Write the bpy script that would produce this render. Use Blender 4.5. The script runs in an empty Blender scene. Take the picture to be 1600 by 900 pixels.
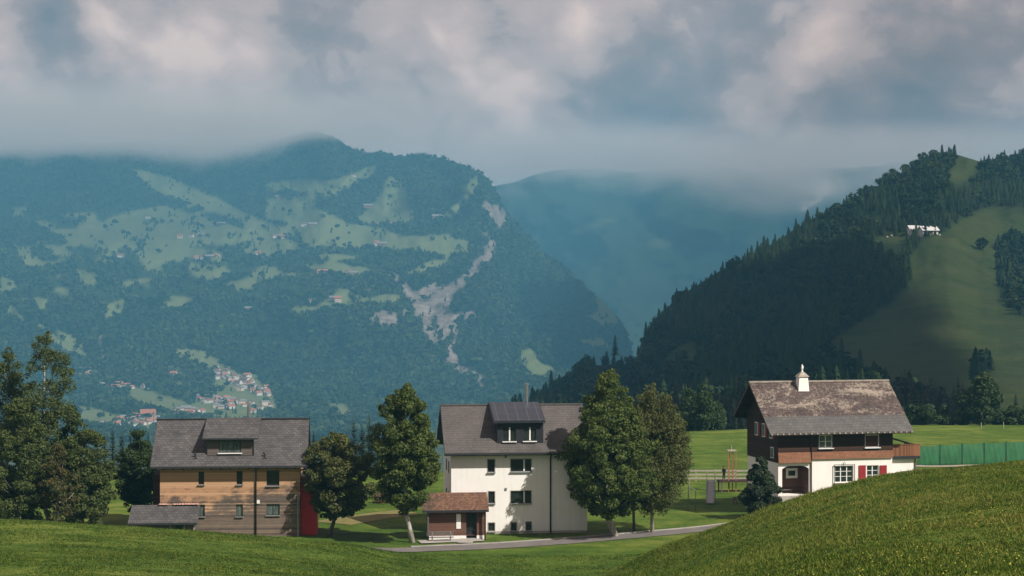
import bpy, bmesh, math, random
import numpy as np
from mathutils import Vector, Matrix

F = 2800.0            # focal length in units of the 1600 px wide frame
HZ = 450.0            # eye level row
SUN = Vector((0.80, -0.62, 0.98)).normalized()
sc = bpy.context.scene
COL = sc.collection
rng = np.random.RandomState(7)
random.seed(7)

# ------------------------------------------------------------------ helpers
def P(px, py, Y):
    return Vector(((px - 800.0) / F * Y, Y, (HZ - py) / F * Y))

def tag(o, label=None, cat=None, group=None, kind=None):
    if label: o['label'] = label
    if cat: o['category'] = cat
    if group: o['group'] = group
    if kind: o['kind'] = kind
    return o

def empty(name, loc=(0, 0, 0), rz=0.0):
    o = bpy.data.objects.new(name, None)
    COL.objects.link(o)
    o.location = loc
    o.rotation_euler = (0, 0, rz)
    o.empty_display_size = 0.3
    return o

def link(name, me, parent=None):
    o = bpy.data.objects.new(name, me)
    COL.objects.link(o)
    if parent is not None:
        o.parent = parent
    return o

def np_mesh(name, verts, faces, mats, midx=None, smooth=False, attrs=None):
    """faces: (M,3) or (M,4) array, or a list of such arrays"""
    if not isinstance(faces, list):
        faces = [faces]
    verts = np.asarray(verts, np.float32)
    me = bpy.data.meshes.new(name)
    me.vertices.add(len(verts))
    me.vertices.foreach_set('co', verts.ravel())
    loops = np.concatenate([np.asarray(f, np.int32).ravel() for f in faces])
    tot = np.concatenate([np.full(len(f), f.shape[1], np.int32) for f in faces])
    start = np.concatenate([[0], np.cumsum(tot)[:-1]]).astype(np.int32)
    me.loops.add(len(loops))
    me.loops.foreach_set('vertex_index', loops)
    me.polygons.add(len(tot))
    me.polygons.foreach_set('loop_start', start)
    me.polygons.foreach_set('loop_total', tot)
    for m in mats:
        me.materials.append(m)
    if midx is not None:
        me.polygons.foreach_set('material_index', np.asarray(midx, np.int32))
    me.polygons.foreach_set('use_smooth', np.full(len(tot), smooth, bool))
    if attrs:
        for k, v in attrs.items():
            a = me.attributes.new(k, 'FLOAT', 'POINT')
            a.data.foreach_set('value', np.asarray(v, np.float32))
    me.update(calc_edges=True)
    return me

class MB:
    def __init__(self):
        self.v = []; self.f = []; self.m = []
    def add(self, vs, fs, mi=0):
        b = len(self.v)
        self.v += [tuple(p) for p in vs]
        for f in fs:
            self.f.append(tuple(b + i for i in f)); self.m.append(mi)
        return self
    def box(self, x0, x1, y0, y1, z0, z1, mi=0):
        vs = [(x0,y0,z0),(x1,y0,z0),(x1,y1,z0),(x0,y1,z0),(x0,y0,z1),(x1,y0,z1),(x1,y1,z1),(x0,y1,z1)]
        return self.add(vs, [(0,3,2,1),(4,5,6,7),(0,1,5,4),(1,2,6,5),(2,3,7,6),(3,0,4,7)], mi)
    def prism_x(self, poly, x0, x1, mi=0):
        """poly: (y,z) points; extruded along x"""
        n = len(poly)
        vs = [(x0, y, z) for y, z in poly] + [(x1, y, z) for y, z in poly]
        fs = [tuple(range(n)), tuple(range(2*n-1, n-1, -1))]
        fs += [(i, i+n, (i+1) % n + n, (i+1) % n) for i in range(n)]
        return self.add(vs, fs, mi)
    def prism_z(self, poly, z0, z1, mi=0):
        n = len(poly)
        vs = [(x, y, z0) for x, y in poly] + [(x, y, z1) for x, y in poly]
        fs = [tuple(range(n-1, -1, -1)), tuple(range(n, 2*n))]
        fs += [(i, (i+1) % n, (i+1) % n + n, i+n) for i in range(n)]
        return self.add(vs, fs, mi)
    def prism_y(self, poly, y0, y1, mi=0):
        n = len(poly)
        vs = [(x, y0, z) for x, z in poly] + [(x, y1, z) for x, z in poly]
        fs = [tuple(range(n)), tuple(range(2*n-1, n-1, -1))]
        fs += [(i, i+n, (i+1) % n + n, (i+1) % n) for i in range(n)]
        return self.add(vs, fs, mi)
    def quad(self, a, b, c, d, mi=0):
        return self.add([a, b, c, d], [(0, 1, 2, 3)], mi)
    def tube(self, pts, rad, n=8, mi=0, cap=True):
        pts = [Vector(p) for p in pts]
        if not hasattr(rad, '__len__'):
            rad = [rad] * len(pts)
        vs = []
        for i, p in enumerate(pts):
            d = (pts[min(i+1, len(pts)-1)] - pts[max(i-1, 0)]).normalized()
            u = d.cross(Vector((0.31, 0.95, 0.05)))
            if u.length < 1e-3: u = d.cross(Vector((1, 0, 0)))
            u.normalize(); w = d.cross(u)
            for k in range(n):
                a = 2 * math.pi * k / n
                vs.append(p + (u * math.cos(a) + w * math.sin(a)) * rad[i])
        fs = []
        for i in range(len(pts) - 1):
            for k in range(n):
                k2 = (k + 1) % n
                fs.append((i*n+k, i*n+k2, (i+1)*n+k2, (i+1)*n+k))
        if cap:
            fs.append(tuple(range(n-1, -1, -1)))
            fs.append(tuple((len(pts)-1)*n + k for k in range(n)))
        return self.add(vs, fs, mi)
    def lathe(self, prof, c=(0, 0, 0), n=16, mi=0):
        vs = []
        for r, z in prof:
            for k in range(n):
                a = 2 * math.pi * k / n
                vs.append((c[0] + r*math.cos(a), c[1] + r*math.sin(a), c[2] + z))
        fs = []
        for i in range(len(prof) - 1):
            for k in range(n):
                k2 = (k+1) % n
                fs.append((i*n+k, i*n+k2, (i+1)*n+k2, (i+1)*n+k))
        fs.append(tuple(range(n-1, -1, -1)))
        fs.append(tuple((len(prof)-1)*n + k for k in range(n)))
        return self.add(vs, fs, mi)
    def build(self, name, mats, parent=None, smooth=False):
        if not isinstance(mats, (list, tuple)): mats = [mats]
        me = bpy.data.meshes.new(name)
        me.from_pydata(self.v, [], self.f)
        for m in mats: me.materials.append(m)
        me.polygons.foreach_set('material_index', self.m)
        me.polygons.foreach_set('use_smooth', [smooth] * len(self.f))
        bm = bmesh.new(); bm.from_mesh(me)
        bmesh.ops.recalc_face_normals(bm, faces=bm.faces)
        bm.to_mesh(me); bm.free()
        me.update()
        return link(name, me, parent)

# lattice noise
_L = np.random.RandomState(3).rand(256, 256).astype(np.float32)
def vnoise(x, y):
    xi = np.floor(x).astype(np.int64); yi = np.floor(y).astype(np.int64)
    fx = x - xi; fy = y - yi
    fx = fx*fx*(3-2*fx); fy = fy*fy*(3-2*fy)
    g = lambda a, b: _L[a & 255, b & 255]
    return (g(xi, yi)*(1-fx)*(1-fy) + g(xi+1, yi)*fx*(1-fy) + g(xi, yi+1)*(1-fx)*fy + g(xi+1, yi+1)*fx*fy)
def fbm(x, y, oct=5, gain=0.5):
    x = np.asarray(x, np.float64); y = np.asarray(y, np.float64)
    s = 0.0; a = 1.0; t = 0.0
    for o in range(oct):
        s = s + a * (vnoise(x + 17.3*o, y + 31.7*o) - 0.5); t += a
        a *= gain; x = x * 2.03; y = y * 2.03
    return s / t * 2.0          # about -1..1
def in_poly(px, py, poly):
    r = np.zeros(px.shape, bool)
    n = len(poly)
    for i in range(n):
        x1, y1 = poly[i]; x2, y2 = poly[(i+1) % n]
        if y1 == y2: continue
        c = ((y1 > py) != (y2 > py)) & (px < (x2-x1) * (py-y1) / (y2-y1) + x1)
        r ^= c
    return r

# ------------------------------------------------------------------ materials
def nd(nt, typ, ins=None, **props):
    n = nt.nodes.new(typ)
    for k, v in props.items(): setattr(n, k, v)
    if ins:
        for k, v in ins.items():
            s = n.inputs[k]
            if isinstance(v, bpy.types.NodeSocket): nt.links.new(v, s)
            else: s.default_value = v
    return n
def ramp(nt, fac, stops, interp='LINEAR'):
    n = nd(nt, 'ShaderNodeValToRGB', {'Fac': fac})
    n.color_ramp.interpolation = interp
    el = n.color_ramp.elements
    while len(el) < len(stops): el.new(0.5)
    for e, (p, c) in zip(el, stops):
        e.position = p
        e.color = (c[0], c[1], c[2], 1) if hasattr(c, '__len__') else (c, c, c, 1)
    return n.outputs['Color']
def mixc(nt, fac, a, b, mode='MIX'):
    n = nt.nodes.new('ShaderNodeMix'); n.data_type = 'RGBA'; n.blend_type = mode
    def st(s, v):
        if isinstance(v, bpy.types.NodeSocket): nt.links.new(v, s)
        elif hasattr(v, '__len__'): s.default_value = (v[0], v[1], v[2], 1)
        else: s.default_value = v
    st(n.inputs[0], fac); st(n.inputs[6], a); st(n.inputs[7], b)
    return n.outputs[2]
def mth(nt, op, a, b=0.0, c=None, clamp=False):
    n = nt.nodes.new('ShaderNodeMath'); n.operation = op; n.use_clamp = clamp
    for i, v in enumerate((a, b, c)):
        if v is None: continue
        if isinstance(v, bpy.types.NodeSocket): nt.links.new(v, n.inputs[i])
        else: n.inputs[i].default_value = v
    return n.outputs[0]
def coords(nt, scale=(1, 1, 1), out='Object', loc=(0, 0, 0)):
    t = nd(nt, 'ShaderNodeTexCoord')
    return nd(nt, 'ShaderNodeMapping', {'Vector': t.outputs[out], 'Scale': scale, 'Location': loc}).outputs[0]
def noise(nt, vec, scale, detail=4, rough=0.55, dist=0.0):
    return nd(nt, 'ShaderNodeTexNoise', {'Vector': vec, 'Scale': scale, 'Detail': detail, 'Roughness': rough, 'Distortion': dist}).outputs['Fac']
def new_mat(name):
    m = bpy.data.materials.new(name); m.use_nodes = True
    return m, m.node_tree, m.node_tree.nodes['Principled BSDF']
def setc(nt, b, v, key='Base Color'):
    if isinstance(v, bpy.types.NodeSocket): nt.links.new(v, b.inputs[key])
    else: b.inputs[key].default_value = (v[0], v[1], v[2], 1)
def bump(nt, b, h, strength=0.4, dist=0.05):
    n = nd(nt, 'ShaderNodeBump', {'Height': h, 'Strength': strength, 'Distance': dist})
    nt.links.new(n.outputs[0], b.inputs['Normal'])

def mat_mottled(name, c1, c2, scale=2.0, rough=0.8, detail=5, bmp=0.25, spec=0.3, stretch=(1, 1, 1), metal=0.0, bdist=0.03):
    m, nt, b = new_mat(name)
    v = coords(nt, stretch)
    n = noise(nt, v, scale, detail, 0.6)
    setc(nt, b, ramp(nt, n, [(0.3, c1), (0.7, c2)]))
    b.inputs['Roughness'].default_value = rough
    b.inputs['Specular IOR Level'].default_value = spec
    b.inputs['Metallic'].default_value = metal
    if bmp: bump(nt, b, noise(nt, v, scale*6, 4), bmp, bdist)
    return m

def mat_tiles(name, c1, c2, cm, w, h, rough=0.75, pitch=0.6, extra=None, spec=0.3):
    """roof tiles in rows, from object coordinates (x along the ridge, z up)"""
    m, nt, b = new_mat(name)
    t = nd(nt, 'ShaderNodeTexCoord')
    s = nd(nt, 'ShaderNodeSeparateXYZ', {'Vector': t.outputs['Object']})
    vec = nd(nt, 'ShaderNodeCombineXYZ', {'X': s.outputs['X'], 'Y': mth(nt, 'DIVIDE', s.outputs['Z'], pitch)}).outputs[0]
    br = nd(nt, 'ShaderNodeTexBrick', {'Vector': vec, 'Color1': (*c1, 1), 'Color2': (*c2, 1), 'Mortar': (*cm, 1),
            'Scale': 1.0, 'Mortar Size': 0.018, 'Mortar Smooth': 0.3, 'Brick Width': w, 'Row Height': h, 'Bias': 0.0})
    big = noise(nt, coords(nt), 0.5, 5, 0.65)
    col = mixc(nt, 1.0, br.outputs['Color'], ramp(nt, big, [(0.25, (0.72, 0.72, 0.74)), (0.75, (1.25, 1.2, 1.15))]), 'MULTIPLY')
    if extra:
        col = extra(nt, col, s)
    setc(nt, b, col)
    b.inputs['Roughness'].default_value = rough
    b.inputs['Specular IOR Level'].default_value = spec
    saw = mth(nt, 'FRACT', mth(nt, 'DIVIDE', s.outputs['Z'], pitch*h))
    hgt = mth(nt, 'ADD', mth(nt, 'MULTIPLY', saw, -0.6), mth(nt, 'MULTIPLY', br.outputs['Fac'], -0.5))
    bump(nt, b, hgt, 0.6, 0.05)
    return m

def mat_planks(name, colfun, h=0.16, vertical=False, rough=0.85, bmp=0.5):
    m, nt, b = new_mat(name)
    t = nd(nt, 'ShaderNodeTexCoord')
    s = nd(nt, 'ShaderNodeSeparateXYZ', {'Vector': t.outputs['Object']})
    ax = mth(nt, 'ADD', s.outputs['X'], mth(nt, 'MULTIPLY', s.outputs['Y'], 1.0)) if vertical else s.outputs['Z']
    row = mth(nt, 'DIVIDE', ax, h)
    fr = mth(nt, 'FRACT', row)
    wn = nd(nt, 'ShaderNodeTexWhiteNoise', {'W': mth(nt, 'FLOOR', row)}, noise_dimensions='1D').outputs['Value']
    st = (14, 14, 0.8) if vertical else (0.8, 0.8, 14)
    grain = noise(nt, coords(nt, st), 1.6, 6, 0.65)
    gap = mth(nt, 'LESS_THAN', fr, 0.08)
    col = colfun(nt, s, wn, grain)
    col = mixc(nt, mth(nt, 'MULTIPLY', gap, 0.55), col, (0.012, 0.009, 0.007))
    setc(nt, b, col)
    b.inputs['Roughness'].default_value = rough
    b.inputs['Specular IOR Level'].default_value = 0.2
    hgt = mth(nt, 'SUBTRACT', mth(nt, 'MULTIPLY', grain, 0.3), mth(nt, 'MULTIPLY', gap, 1.0))
    bump(nt, b, hgt, bmp, 0.02)
    return m

def c_simple(a, b):
    def f(nt, s, wn, grain):
        k = mth(nt, 'ADD', mth(nt, 'MULTIPLY', wn, 0.5), mth(nt, 'MULTIPLY', grain, 0.5))
        return ramp(nt, k, [(0.2, a), (0.8, b)])
    return f

def c_weathered(nt, s, wn, grain):
    # orange fresh larch that has silvered to grey from the bottom up, in ragged stains
    v = coords(nt, (1, 1, 1))
    big = noise(nt, v, 0.42, 3, 0.6)
    mid = noise(nt, coords(nt, (0.9, 0.9, 2.5)), 1.3, 6, 0.7, 0.4)
    k = mth(nt, 'ADD', mth(nt, 'MULTIPLY', mth(nt, 'SUBTRACT', s.outputs['Z'], 3.5), 0.26), mth(nt, 'MULTIPLY', mth(nt, 'SUBTRACT', big, 0.5), 2.2))
    k = mth(nt, 'ADD', k, mth(nt, 'MULTIPLY', mth(nt, 'SUBTRACT', mid, 0.5), 1.6))
    k = mth(nt, 'ADD', k, mth(nt, 'MULTIPLY', mth(nt, 'SUBTRACT', wn, 0.5), 0.25))
    k = mth(nt, 'ADD', k, mth(nt, 'MULTIPLY', s.outputs['X'], -0.035))
    k = mth(nt, 'ADD', k, 0.40, clamp=True)
    fresh = ramp(nt, mth(nt, 'ADD', mth(nt, 'MULTIPLY', wn, 0.5), mth(nt, 'MULTIPLY', grain, 0.5)), [(0.25, (0.38, 0.215, 0.12)), (0.8, (0.58, 0.365, 0.22))])
    grey = ramp(nt, mth(nt, 'ADD', mth(nt, 'MULTIPLY', wn, 0.4), mth(nt, 'MULTIPLY', mid, 0.6)), [(0.25, (0.075, 0.062, 0.055)), (0.75, (0.22, 0.165, 0.125))])
    return mixc(nt, ramp(nt, k, [(0.25, 0.0), (0.75, 1.0)]), grey, fresh)

def lichen(nt, col, s):
    v = coords(nt, (1, 1, 1))
    fine = noise(nt, coords(nt, (1, 1, 1)), 3.2, 8, 0.75)
    big = noise(nt, coords(nt, (0.5, 1, 1.0)), 0.55, 4, 0.6, 0.8)
    k = mth(nt, 'ADD', mth(nt, 'MULTIPLY', fine, 0.62), mth(nt, 'MULTIPLY', big, 0.5))
    return mixc(nt, ramp(nt, k, [(0.565, 0.0), (0.66, 0.85)]), col, (0.30, 0.255, 0.20))
def moss(nt, col, s):
    fine = noise(nt, coords(nt), 2.6, 8, 0.75)
    k = mth(nt, 'ADD', fine, mth(nt, 'MULTIPLY', s.outputs['X'], -0.045))
    return mixc(nt, ramp(nt, k, [(0.56, 0.0), (0.68, 0.85)]), col, (0.045, 0.042, 0.03))

M = {}
M['slate'] = mat_tiles('slate_roof', (0.060, 0.059, 0.062), (0.095, 0.092, 0.092), (0.025, 0.025, 0.026), 0.42, 0.34, pitch=0.59)
M['slate_b'] = mat_tiles('grey_roof_tiles', (0.080, 0.074, 0.072), (0.098, 0.090, 0.086), (0.05, 0.046, 0.044), 0.34, 0.36, pitch=0.6)
M['lichen_roof'] = mat_tiles('lichen_shingles', (0.052, 0.040, 0.038), (0.115, 0.082, 0.074), (0.02, 0.016, 0.015), 0.24, 0.26, pitch=0.63, extra=lichen)
M['grey_strip'] = mat_tiles('grey_eave_slates', (0.082, 0.080, 0.078), (0.105, 0.102, 0.10), (0.05, 0.05, 0.05), 0.5, 0.42, pitch=0.63)
M['red_tile'] = mat_tiles('clay_tiles', (0.11, 0.058, 0.038), (0.20, 0.108, 0.068), (0.04, 0.022, 0.015), 0.26, 0.34, pitch=0.45, extra=moss)
M['larch'] = mat_planks('weathered_larch', c_weathered, 0.17)
M['grey_wood'] = mat_planks('grey_boards', c_simple((0.085, 0.072, 0.065), (0.15, 0.125, 0.11)), 0.17)
M['dark_wood'] = mat_planks('dark_brown_timber', c_simple((0.030, 0.016, 0.011), (0.062, 0.033, 0.022)), 0.2)
M['brown_wood'] = mat_planks('red_brown_boards', c_simple((0.105, 0.052, 0.036), (0.165, 0.085, 0.060)), 0.14)
M['shingle'] = mat_tiles('small_wall_shingles', (0.22, 0.098, 0.052), (0.36, 0.17, 0.095), (0.12, 0.055, 0.03), 0.09, 0.14, pitch=1.0)
M['balcony_wood'] = mat_planks('balcony_boards', c_simple((0.13, 0.055, 0.028), (0.27, 0.125, 0.065)), 0.13, vertical=True)
def mat_render(name, c1, c2, dirt):
    m, nt, b = new_mat(name)
    big = noise(nt, coords(nt), 0.6, 6, 0.65)
    st = noise(nt, coords(nt, (2.2, 2.2, 0.12)), 1.6, 7, 0.7)
    s = nd(nt, 'ShaderNodeSeparateXYZ', {'Vector': coords(nt)})
    low = mth(nt, 'MULTIPLY', mth(nt, 'SUBTRACT', 1.3, s.outputs['Z']), 0.5, clamp=True)
    col = ramp(nt, big, [(0.3, c1), (0.7, c2)])
    k = mth(nt, 'ADD', ramp(nt, st, [(0.52, 0.0), (0.78, 0.35)]), mth(nt, 'MULTIPLY', low, mth(nt, 'MULTIPLY', big, 0.6)), clamp=True)
    setc(nt, b, mixc(nt, k, col, dirt))
    b.inputs['Roughness'].default_value = 0.9; b.inputs['Specular IOR Level'].default_value = 0.2
    bump(nt, b, noise(nt, coords(nt), 9.0, 4), 0.2, 0.02)
    return m
M['white'] = mat_render('white_render', (0.80, 0.785, 0.755), (0.86, 0.845, 0.82), (0.50, 0.46, 0.41))
M['white_b'] = mat_render('white_plaster', (0.79, 0.755, 0.715), (0.85, 0.82, 0.785), (0.52, 0.46, 0.40))
M['plinth'] = mat_mottled('grey_plinth', (0.32, 0.29, 0.26), (0.45, 0.41, 0.36), 1.5, 0.9)
M['white_paint'] = mat_mottled('white_paint', (0.72, 0.72, 0.70), (0.80, 0.80, 0.78), 3, 0.5, 3, 0.0, 0.4)
M['dark_metal'] = mat_mottled('dark_grey_metal', (0.018, 0.019, 0.022), (0.032, 0.033, 0.037), 3, 0.45, 3, 0.0, 0.5)
M['black_board'] = mat_mottled('blackened_boards', (0.010, 0.012, 0.016), (0.022, 0.024, 0.030), 3, 0.6, 3, 0.1, 0.4)
M['steel'] = mat_mottled('stainless_steel', (0.42, 0.43, 0.44), (0.55, 0.56, 0.57), 4, 0.32, 3, 0.0, 0.5, metal=0.9)
M['zinc'] = mat_mottled('weathered_zinc', (0.22, 0.23, 0.24), (0.32, 0.33, 0.34), 4, 0.5, 3, 0.0, 0.5, metal=0.4)
M['red'] = mat_mottled('red_panel', (0.44, 0.012, 0.014), (0.54, 0.022, 0.020), 1.2, 0.5, 4, 0.05, 0.35)
M['red_shutter'] = mat_mottled('red_shutter', (0.24, 0.018, 0.022), (0.33, 0.028, 0.030), 3, 0.55, 3, 0.1)
M['dark_shutter'] = mat_mottled('dark_red_blind', (0.05, 0.012, 0.010), (0.07, 0.018, 0.014), 3, 0.6, 3, 0.1)
M['concrete'] = mat_mottled('concrete', (0.26, 0.245, 0.225), (0.38, 0.355, 0.32), 1.5, 0.9, 6, 0.2)
M['bench_wood'] = mat_mottled('grey_bench_wood', (0.10, 0.085, 0.075), (0.17, 0.145, 0.125), 3, 0.85, 5, 0.2, stretch=(0.4, 3, 3))
M['pale_wood'] = mat_mottled('pale_rail_wood', (0.27, 0.245, 0.20), (0.38, 0.345, 0.285), 2, 0.85, 5, 0.2, stretch=(0.4, 3, 3))
M['orange'] = mat_mottled('orange_paint', (0.30, 0.115, 0.07), (0.38, 0.155, 0.10), 3, 0.55, 3, 0.0)
M['grey_paint'] = mat_mottled('grey_paint', (0.16, 0.17, 0.17), (0.22, 0.23, 0.23), 3, 0.5, 3, 0.0)
M['asphalt'] = mat_mottled('asphalt', (0.115, 0.105, 0.10), (0.165, 0.15, 0.14), 0.6, 0.9, 8, 0.2)
M['gravel'] = mat_mottled('pale_path', (0.24, 0.21, 0.17), (0.36, 0.32, 0.27), 1.2, 0.95, 8, 0.3)
M['stone'] = mat_mottled('field_stone', (0.22, 0.19, 0.16), (0.40, 0.35, 0.30), 2.5, 0.95, 6, 0.5)
M['lit_flashing'] = mat_mottled('pink_lit_flashing', (0.30, 0.13, 0.10), (0.60, 0.40, 0.33), 6, 0.8, 3, 0.2)
M['tub'] = mat_mottled('pale_grey_tub', (0.34, 0.36, 0.36), (0.46, 0.48, 0.47), 3, 0.6, 4, 0.1)
M['barn_roof'] = mat_mottled('barn_roof', (0.42, 0.42, 0.42), (0.55, 0.55, 0.54), 0.5, 0.7)
M['net'] = None

def mat_glass():
    m, nt, b = new_mat('window_glass')
    n = noise(nt, coords(nt), 1.5, 3)
    setc(nt, b, ramp(nt, n, [(0.3, (0.010, 0.014, 0.014)), (0.7, (0.028, 0.036, 0.034))]))
    b.inputs['Roughness'].default_value = 0.06
    b.inputs['Specular IOR Level'].default_value = 0.5
    return m
M['glass'] = mat_glass()
M['curtain_glass'] = mat_mottled('curtained_glass', (0.025, 0.04, 0.038), (0.13, 0.16, 0.15), 2.5, 0.12, 4, 0.0, 0.5, stretch=(3, 1, 0.5))

def mat_solar():
    m, nt, b = new_mat('solar_panels')
    t = nd(nt, 'ShaderNodeTexCoord')
    s = nd(nt, 'ShaderNodeSeparateXYZ', {'Vector': t.outputs['Object']})
    vec = nd(nt, 'ShaderNodeCombineXYZ', {'X': s.outputs['X'], 'Y': mth(nt, 'MULTIPLY', s.outputs['Y'], 1.05)}).outputs[0]
    br = nd(nt, 'ShaderNodeTexBrick', {'Vector': vec, 'Color1': (0.016, 0.020, 0.030, 1), 'Color2': (0.020, 0.025, 0.036, 1), 'Mortar': (0.07, 0.08, 0.10, 1),
            'Scale': 1.0, 'Mortar Size': 0.025, 'Brick Width': 1.05, 'Row Height': 1.7}, offset=0.0)
    setc(nt, b, br.outputs['Color'])
    b.inputs['Roughness'].default_value = 0.28
    b.inputs['Specular IOR Level'].default_value = 0.4
    return m
M['solar'] = mat_solar()

def mat_net():
    m, nt, b = new_mat('green_net')
    n = noise(nt, coords(nt, (1, 1, 0.5)), 1.2, 5, 0.6)
    setc(nt, b, ramp(nt, n, [(0.3, (0.004, 0.085, 0.036)), (0.7, (0.009, 0.150, 0.060))]))
    b.inputs['Roughness'].default_value = 0.7
    tr = nd(nt, 'ShaderNodeBsdfTransparent')
    mx = nd(nt, 'ShaderNodeMixShader', {0: 0.18, 1: b.outputs[0], 2: tr.outputs[0]})
    nt.links.new(mx.outputs[0], nt.nodes['Material Output'].inputs['Surface'])
    return m
M['net'] = mat_net()

def mat_leaf(name, c1, c2, c3=None, trans=0.25, nscale=0.55):
    m, nt, b = new_mat(name)
    n = noise(nt, coords(nt), nscale, 3, 0.6)
    a = nd(nt, 'ShaderNodeAttribute', attribute_name='tint').outputs['Fac']
    k = mth(nt, 'ADD', mth(nt, 'MULTIPLY', n, 0.45), mth(nt, 'MULTIPLY', a, 0.55))
    st = [(0.25, c1), (0.75, c2)] if c3 is None else [(0.2, c1), (0.6, c2), (0.9, c3)]
    col = ramp(nt, k, st)
    setc(nt, b, col)
    b.inputs['Roughness'].default_value = 0.6
    b.inputs['Specular IOR Level'].default_value = 0.25
    t = nd(nt, 'ShaderNodeBsdfTranslucent', {'Color': col})
    mx = nd(nt, 'ShaderNodeMixShader', {0: trans, 1: b.outputs[0], 2: t.outputs[0]})
    nt.links.new(mx.outputs[0], nt.nodes['Material Output'].inputs['Surface'])
    return m
M['leaf'] = mat_leaf('broad_leaves', (0.046, 0.076, 0.016), (0.13, 0.165, 0.034), trans=0.36)
M['leaf_olive'] = mat_leaf('olive_leaves', (0.056, 0.074, 0.02), (0.145, 0.155, 0.044), trans=0.36)
M['leaf_birch'] = mat_leaf('birch_leaves', (0.04, 0.064, 0.017), (0.115, 0.142, 0.036), trans=0.36)
M['leaf_dark'] = mat_leaf('dark_leaves', (0.02, 0.042, 0.012), (0.052, 0.086, 0.022), trans=0.3)
M['leaf_rust'] = mat_leaf('rowan_leaves', (0.032, 0.050, 0.013), (0.075, 0.080, 0.022), (0.17, 0.065, 0.022))
M['leaf_heap'] = mat_leaf('dry_bush_leaves', (0.06, 0.055, 0.022), (0.15, 0.10, 0.045))
M['needle'] = mat_leaf('spruce_needles', (0.012, 0.028, 0.014), (0.034, 0.056, 0.022), trans=0.08)
M['needle_pine'] = mat_leaf('pine_needles', (0.012, 0.026, 0.012), (0.040, 0.060, 0.022), trans=0.1)
M['bark_white'] = mat_mottled('pale_bark', (0.16, 0.14, 0.12), (0.50, 0.46, 0.41), 2.2, 0.9, 6, 0.4, stretch=(1, 1, 0.6))
M['bark'] = mat_mottled('grey_bark', (0.06, 0.05, 0.042), (0.17, 0.145, 0.12), 3, 0.95, 6, 0.6, stretch=(2, 2, 0.5))

def mat_grass(name='meadow_grass', blades=False):
    m, nt, b = new_mat(name)
    g = nd(nt, 'ShaderNodeNewGeometry').outputs['Position']
    big = noise(nt, g, 0.035, 4, 0.6)
    mid = noise(nt, g, 0.25, 5, 0.65, 0.3)
    fine = noise(nt, g, 2.6, 6, 0.75)
    row = noise(nt, nd(nt, 'ShaderNodeMapping', {'Vector': g, 'Scale': (0.03, 0.32, 0.0), 'Rotation': (0, 0, 0.12)}).outputs[0], 1.0, 4, 0.6)
    big = mth(nt, 'ADD', mth(nt, 'MULTIPLY', big, 0.55), mth(nt, 'MULTIPLY', row, 0.45))
    k = mth(nt, 'ADD', mth(nt, 'MULTIPLY', big, 0.40), mth(nt, 'ADD', mth(nt, 'MULTIPLY', mid, 0.35), mth(nt, 'MULTIPLY', fine, 0.25)))
    if blades:
        a = nd(nt, 'ShaderNodeAttribute', attribute_name='tint').outputs['Fac']
        k = mth(nt, 'ADD', mth(nt, 'MULTIPLY', k, 0.7), mth(nt, 'MULTIPLY', a, 0.3))
    green = ramp(nt, k, [(0.41, (0.030, 0.066, 0.008)), (0.50, (0.068, 0.116, 0.014)), (0.58, (0.145, 0.175, 0.032))])
    # the rough unmown hill on the right is yellower, with dry patches
    dry = ramp(nt, k, [(0.41, (0.036, 0.080, 0.009)), (0.50, (0.092, 0.150, 0.018)), (0.60, (0.205, 0.205, 0.050))])
    s = nd(nt, 'ShaderNodeSeparateXYZ', {'Vector': g})
    # rough where X > 0.07*Y .. and Y < 130
    w = mth(nt, 'MULTIPLY', mth(nt, 'SUBTRACT', s.outputs['X'], 10.0), 0.12)
    w = mth(nt, 'MINIMUM', w, mth(nt, 'MULTIPLY', mth(nt, 'SUBTRACT', 140.0, s.outputs['Y']), 0.1))
    w = mth(nt, 'ADD', w, mth(nt, 'MULTIPLY', mth(nt, 'SUBTRACT', mid, 0.5), 1.2), clamp=True)
    col = mixc(nt, w, green, dry)
    # trodden yellow strip behind the lane
    setc(nt, b, col)
    b.inputs['Roughness'].default_value = 0.9
    b.inputs['Specular IOR Level'].default_value = 0.1
    if blades:
        t = nd(nt, 'ShaderNodeBsdfTranslucent', {'Color': col})
        mx = nd(nt, 'ShaderNodeMixShader', {0: 0.3, 1: b.outputs[0], 2: t.outputs[0]})
        nt.links.new(mx.outputs[0], nt.nodes['Material Output'].inputs['Surface'])
    else:
        bump(nt, b, noise(nt, g, 3.5, 6, 0.75), 0.7, 0.25)
    return m
M['grass'] = mat_grass()
M['blades'] = mat_grass('grass_blades', True)

def mat_mountain(name, soil, meadow1, meadow2, rock1, rock2, sc_):
    m, nt, b = new_mat(name)
    g = nd(nt, 'ShaderNodeNewGeometry').outputs['Position']
    md = nd(nt, 'ShaderNodeAttribute', attribute_name='meadow').outputs['Fac']
    rk = nd(nt, 'ShaderNodeAttribute', attribute_name='rock').outputs['Fac']
    n = noise(nt, g, sc_, 6, 0.65)
    n2 = noise(nt, nd(nt, 'ShaderNodeMapping', {'Vector': g, 'Scale': (1, 1, 0.22)}).outputs[0], sc_*2.2, 7, 0.75)
    col = mixc(nt, md, ramp(nt, n, [(0.3, tuple(c*0.7 for c in soil)), (0.7, soil)]), ramp(nt, n, [(0.3, meadow1), (0.7, meadow2)]))
    col = mixc(nt, rk, col, ramp(nt, n2, [(0.32, rock1), (0.62, rock2)]))
    setc(nt, b, col)
    b.inputs['Roughness'].default_value = 0.95
    b.inputs['Specular IOR Level'].default_value = 0.05
    bump(nt, b, n2, 0.6, 6.0)
    return m
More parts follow.
